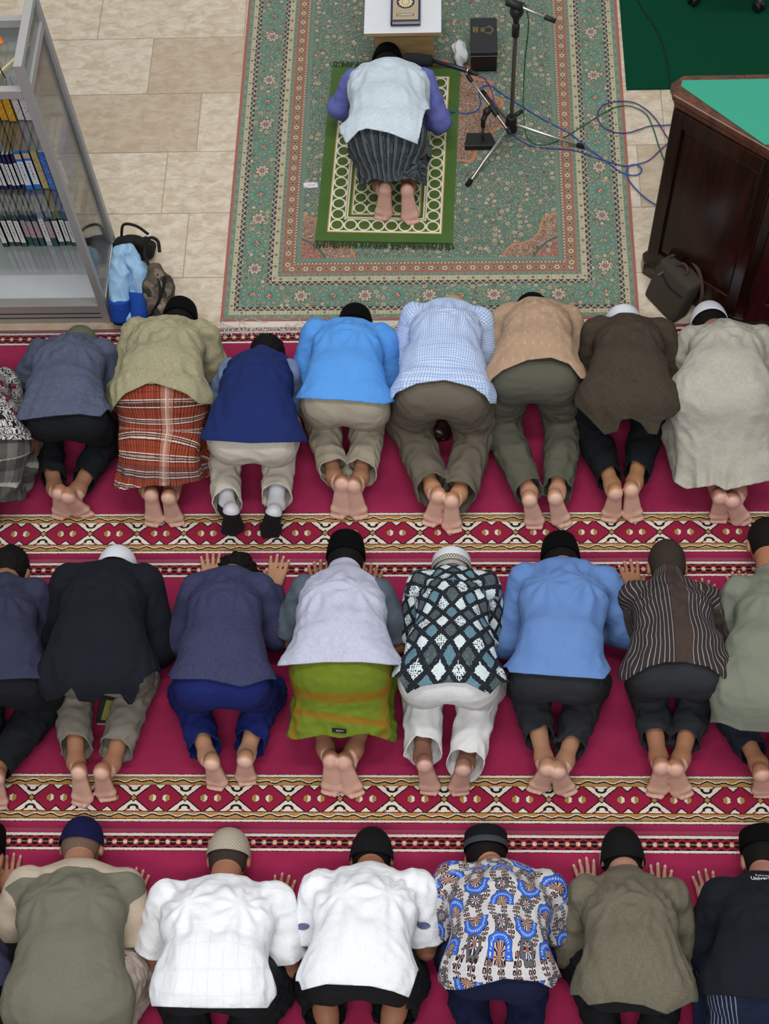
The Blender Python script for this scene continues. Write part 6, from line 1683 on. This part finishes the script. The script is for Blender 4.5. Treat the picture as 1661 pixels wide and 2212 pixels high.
# woven tag at the hem of the green sarong
ps = PE[13]; dg_ = bpy.context.evaluated_depsgraph_get()
lm_ = ps['legs'].data; LV = np.zeros(len(lm_.vertices) * 3); lm_.vertices.foreach_get('co', LV); LV = LV.reshape(-1, 3) + ps['O']
def along_view(px, py, lift=.004):
    """nearest point of the sarong to the ray through a point of the photograph"""
    a, b = G(px, py, 0), G(px, py, .6); d = nrm(b - a); q = LV - a; t = q @ d; dist = np.linalg.norm(q - t[:, None] * d, axis=1)
    k = np.where(dist < .02)[0]; k = k[np.argmax(t[k])] if len(k) else np.argmin(dist); return a + d * (t[k] + lift)
C4 = [along_view(717, 1572), along_view(748, 1575), along_view(748, 1584), along_view(718, 1581)]; cen = sum(C4) / 4
C4 = [cen + (p - cen) for p in C4]; up_ = nrm(np.cross(C4[1] - C4[0], C4[3] - C4[0])); up_ = up_ if up_[2] > 0 else -up_
Vt = np.array([p + up_ * k for k in (.001, .004) for p in C4]) - ps['O']
tg = link('tag_label', new_mesh('tag_label', Vt, [np.array([(0, 1, 2, 3), (7, 6, 5, 4), (0, 4, 5, 1), (1, 5, 6, 2), (2, 6, 7, 3), (3, 7, 4, 0)])], smooth=False), plain('black_woven_tag', srgb(16, 16, 22), .8), ps['legs'])
ex_, ey_ = nrm(C4[1] - C4[0]), nrm(C4[0] - C4[3]); w_ = np.linalg.norm(C4[1] - C4[0])
for s_, sz, dy_ in (('gas bwar', .0085, -.0005), ('----', .006, -.006)):
    V, T = text_mesh(s_, sz); V[:, 0] -= V[:, 0].mean(); W = cen + up_ * .0046 + V[:, :1] * ex_ + (V[:, 1:2] + dy_) * ey_ - ps['O']
    me = bpy.data.meshes.new('lettering'); me.from_pydata([tuple(v) for v in W], [], T); link('lettering', me, white_ink, tg)
# rolled hood collar of the boy's navy vest
pb = PE[4]; nn = pb['N'] - pb['O']; la = pb['lat']; ax_ = nrm(pb['Hc'] - pb['Sm'])
V, Q = blob([(Ec(nn + ax_ * .02 - la * .06 + [0, 0, .025], nn + ax_ * .035 + [0, 0, .075], .03, .045, .022, .026, ax_), .03), (Ec(nn + ax_ * .035 + [0, 0, .075], nn + ax_ * .0 + la * .11 + [0, 0, .035], .045, .028, .026, .020, ax_), .03)], .007, lambda P: wav(P, 97, .06) * .004, 2)
link('hood_collar', new_mesh('hood_collar', V, [Q], np.stack([V[:, 0], V[:, 1]], 1)), FB['navy_fleece'], pb['vest'])
# leaf-shaped patches on the white sleeves, a band on the taupe sleeves
pw = PE[21]; slate_ink = plain('slate_blue_patch', srgb(96, 104, 140), .8)
for (x, y) in ((658, 2012), (916, 2012)):
    c_ = G(x, y, .20); k = np.linspace(0, 2 * np.pi, 24, endpoint=False); P = np.stack([c_[0] + .026 * np.cos(k), c_[1] + .011 * np.sin(k) * np.abs(np.sin(k)) ** .3], 1); P = np.concatenate([P, [c_[:2]]])
    W = on_cloth(P, pw['topmesh'], pw['O'], .004); link('sleeve_patch', new_mesh('sleeve_patch', W, [np.array([(24, i, (i + 1) % 24) for i in range(24)])]), slate_ink, pw['top'])
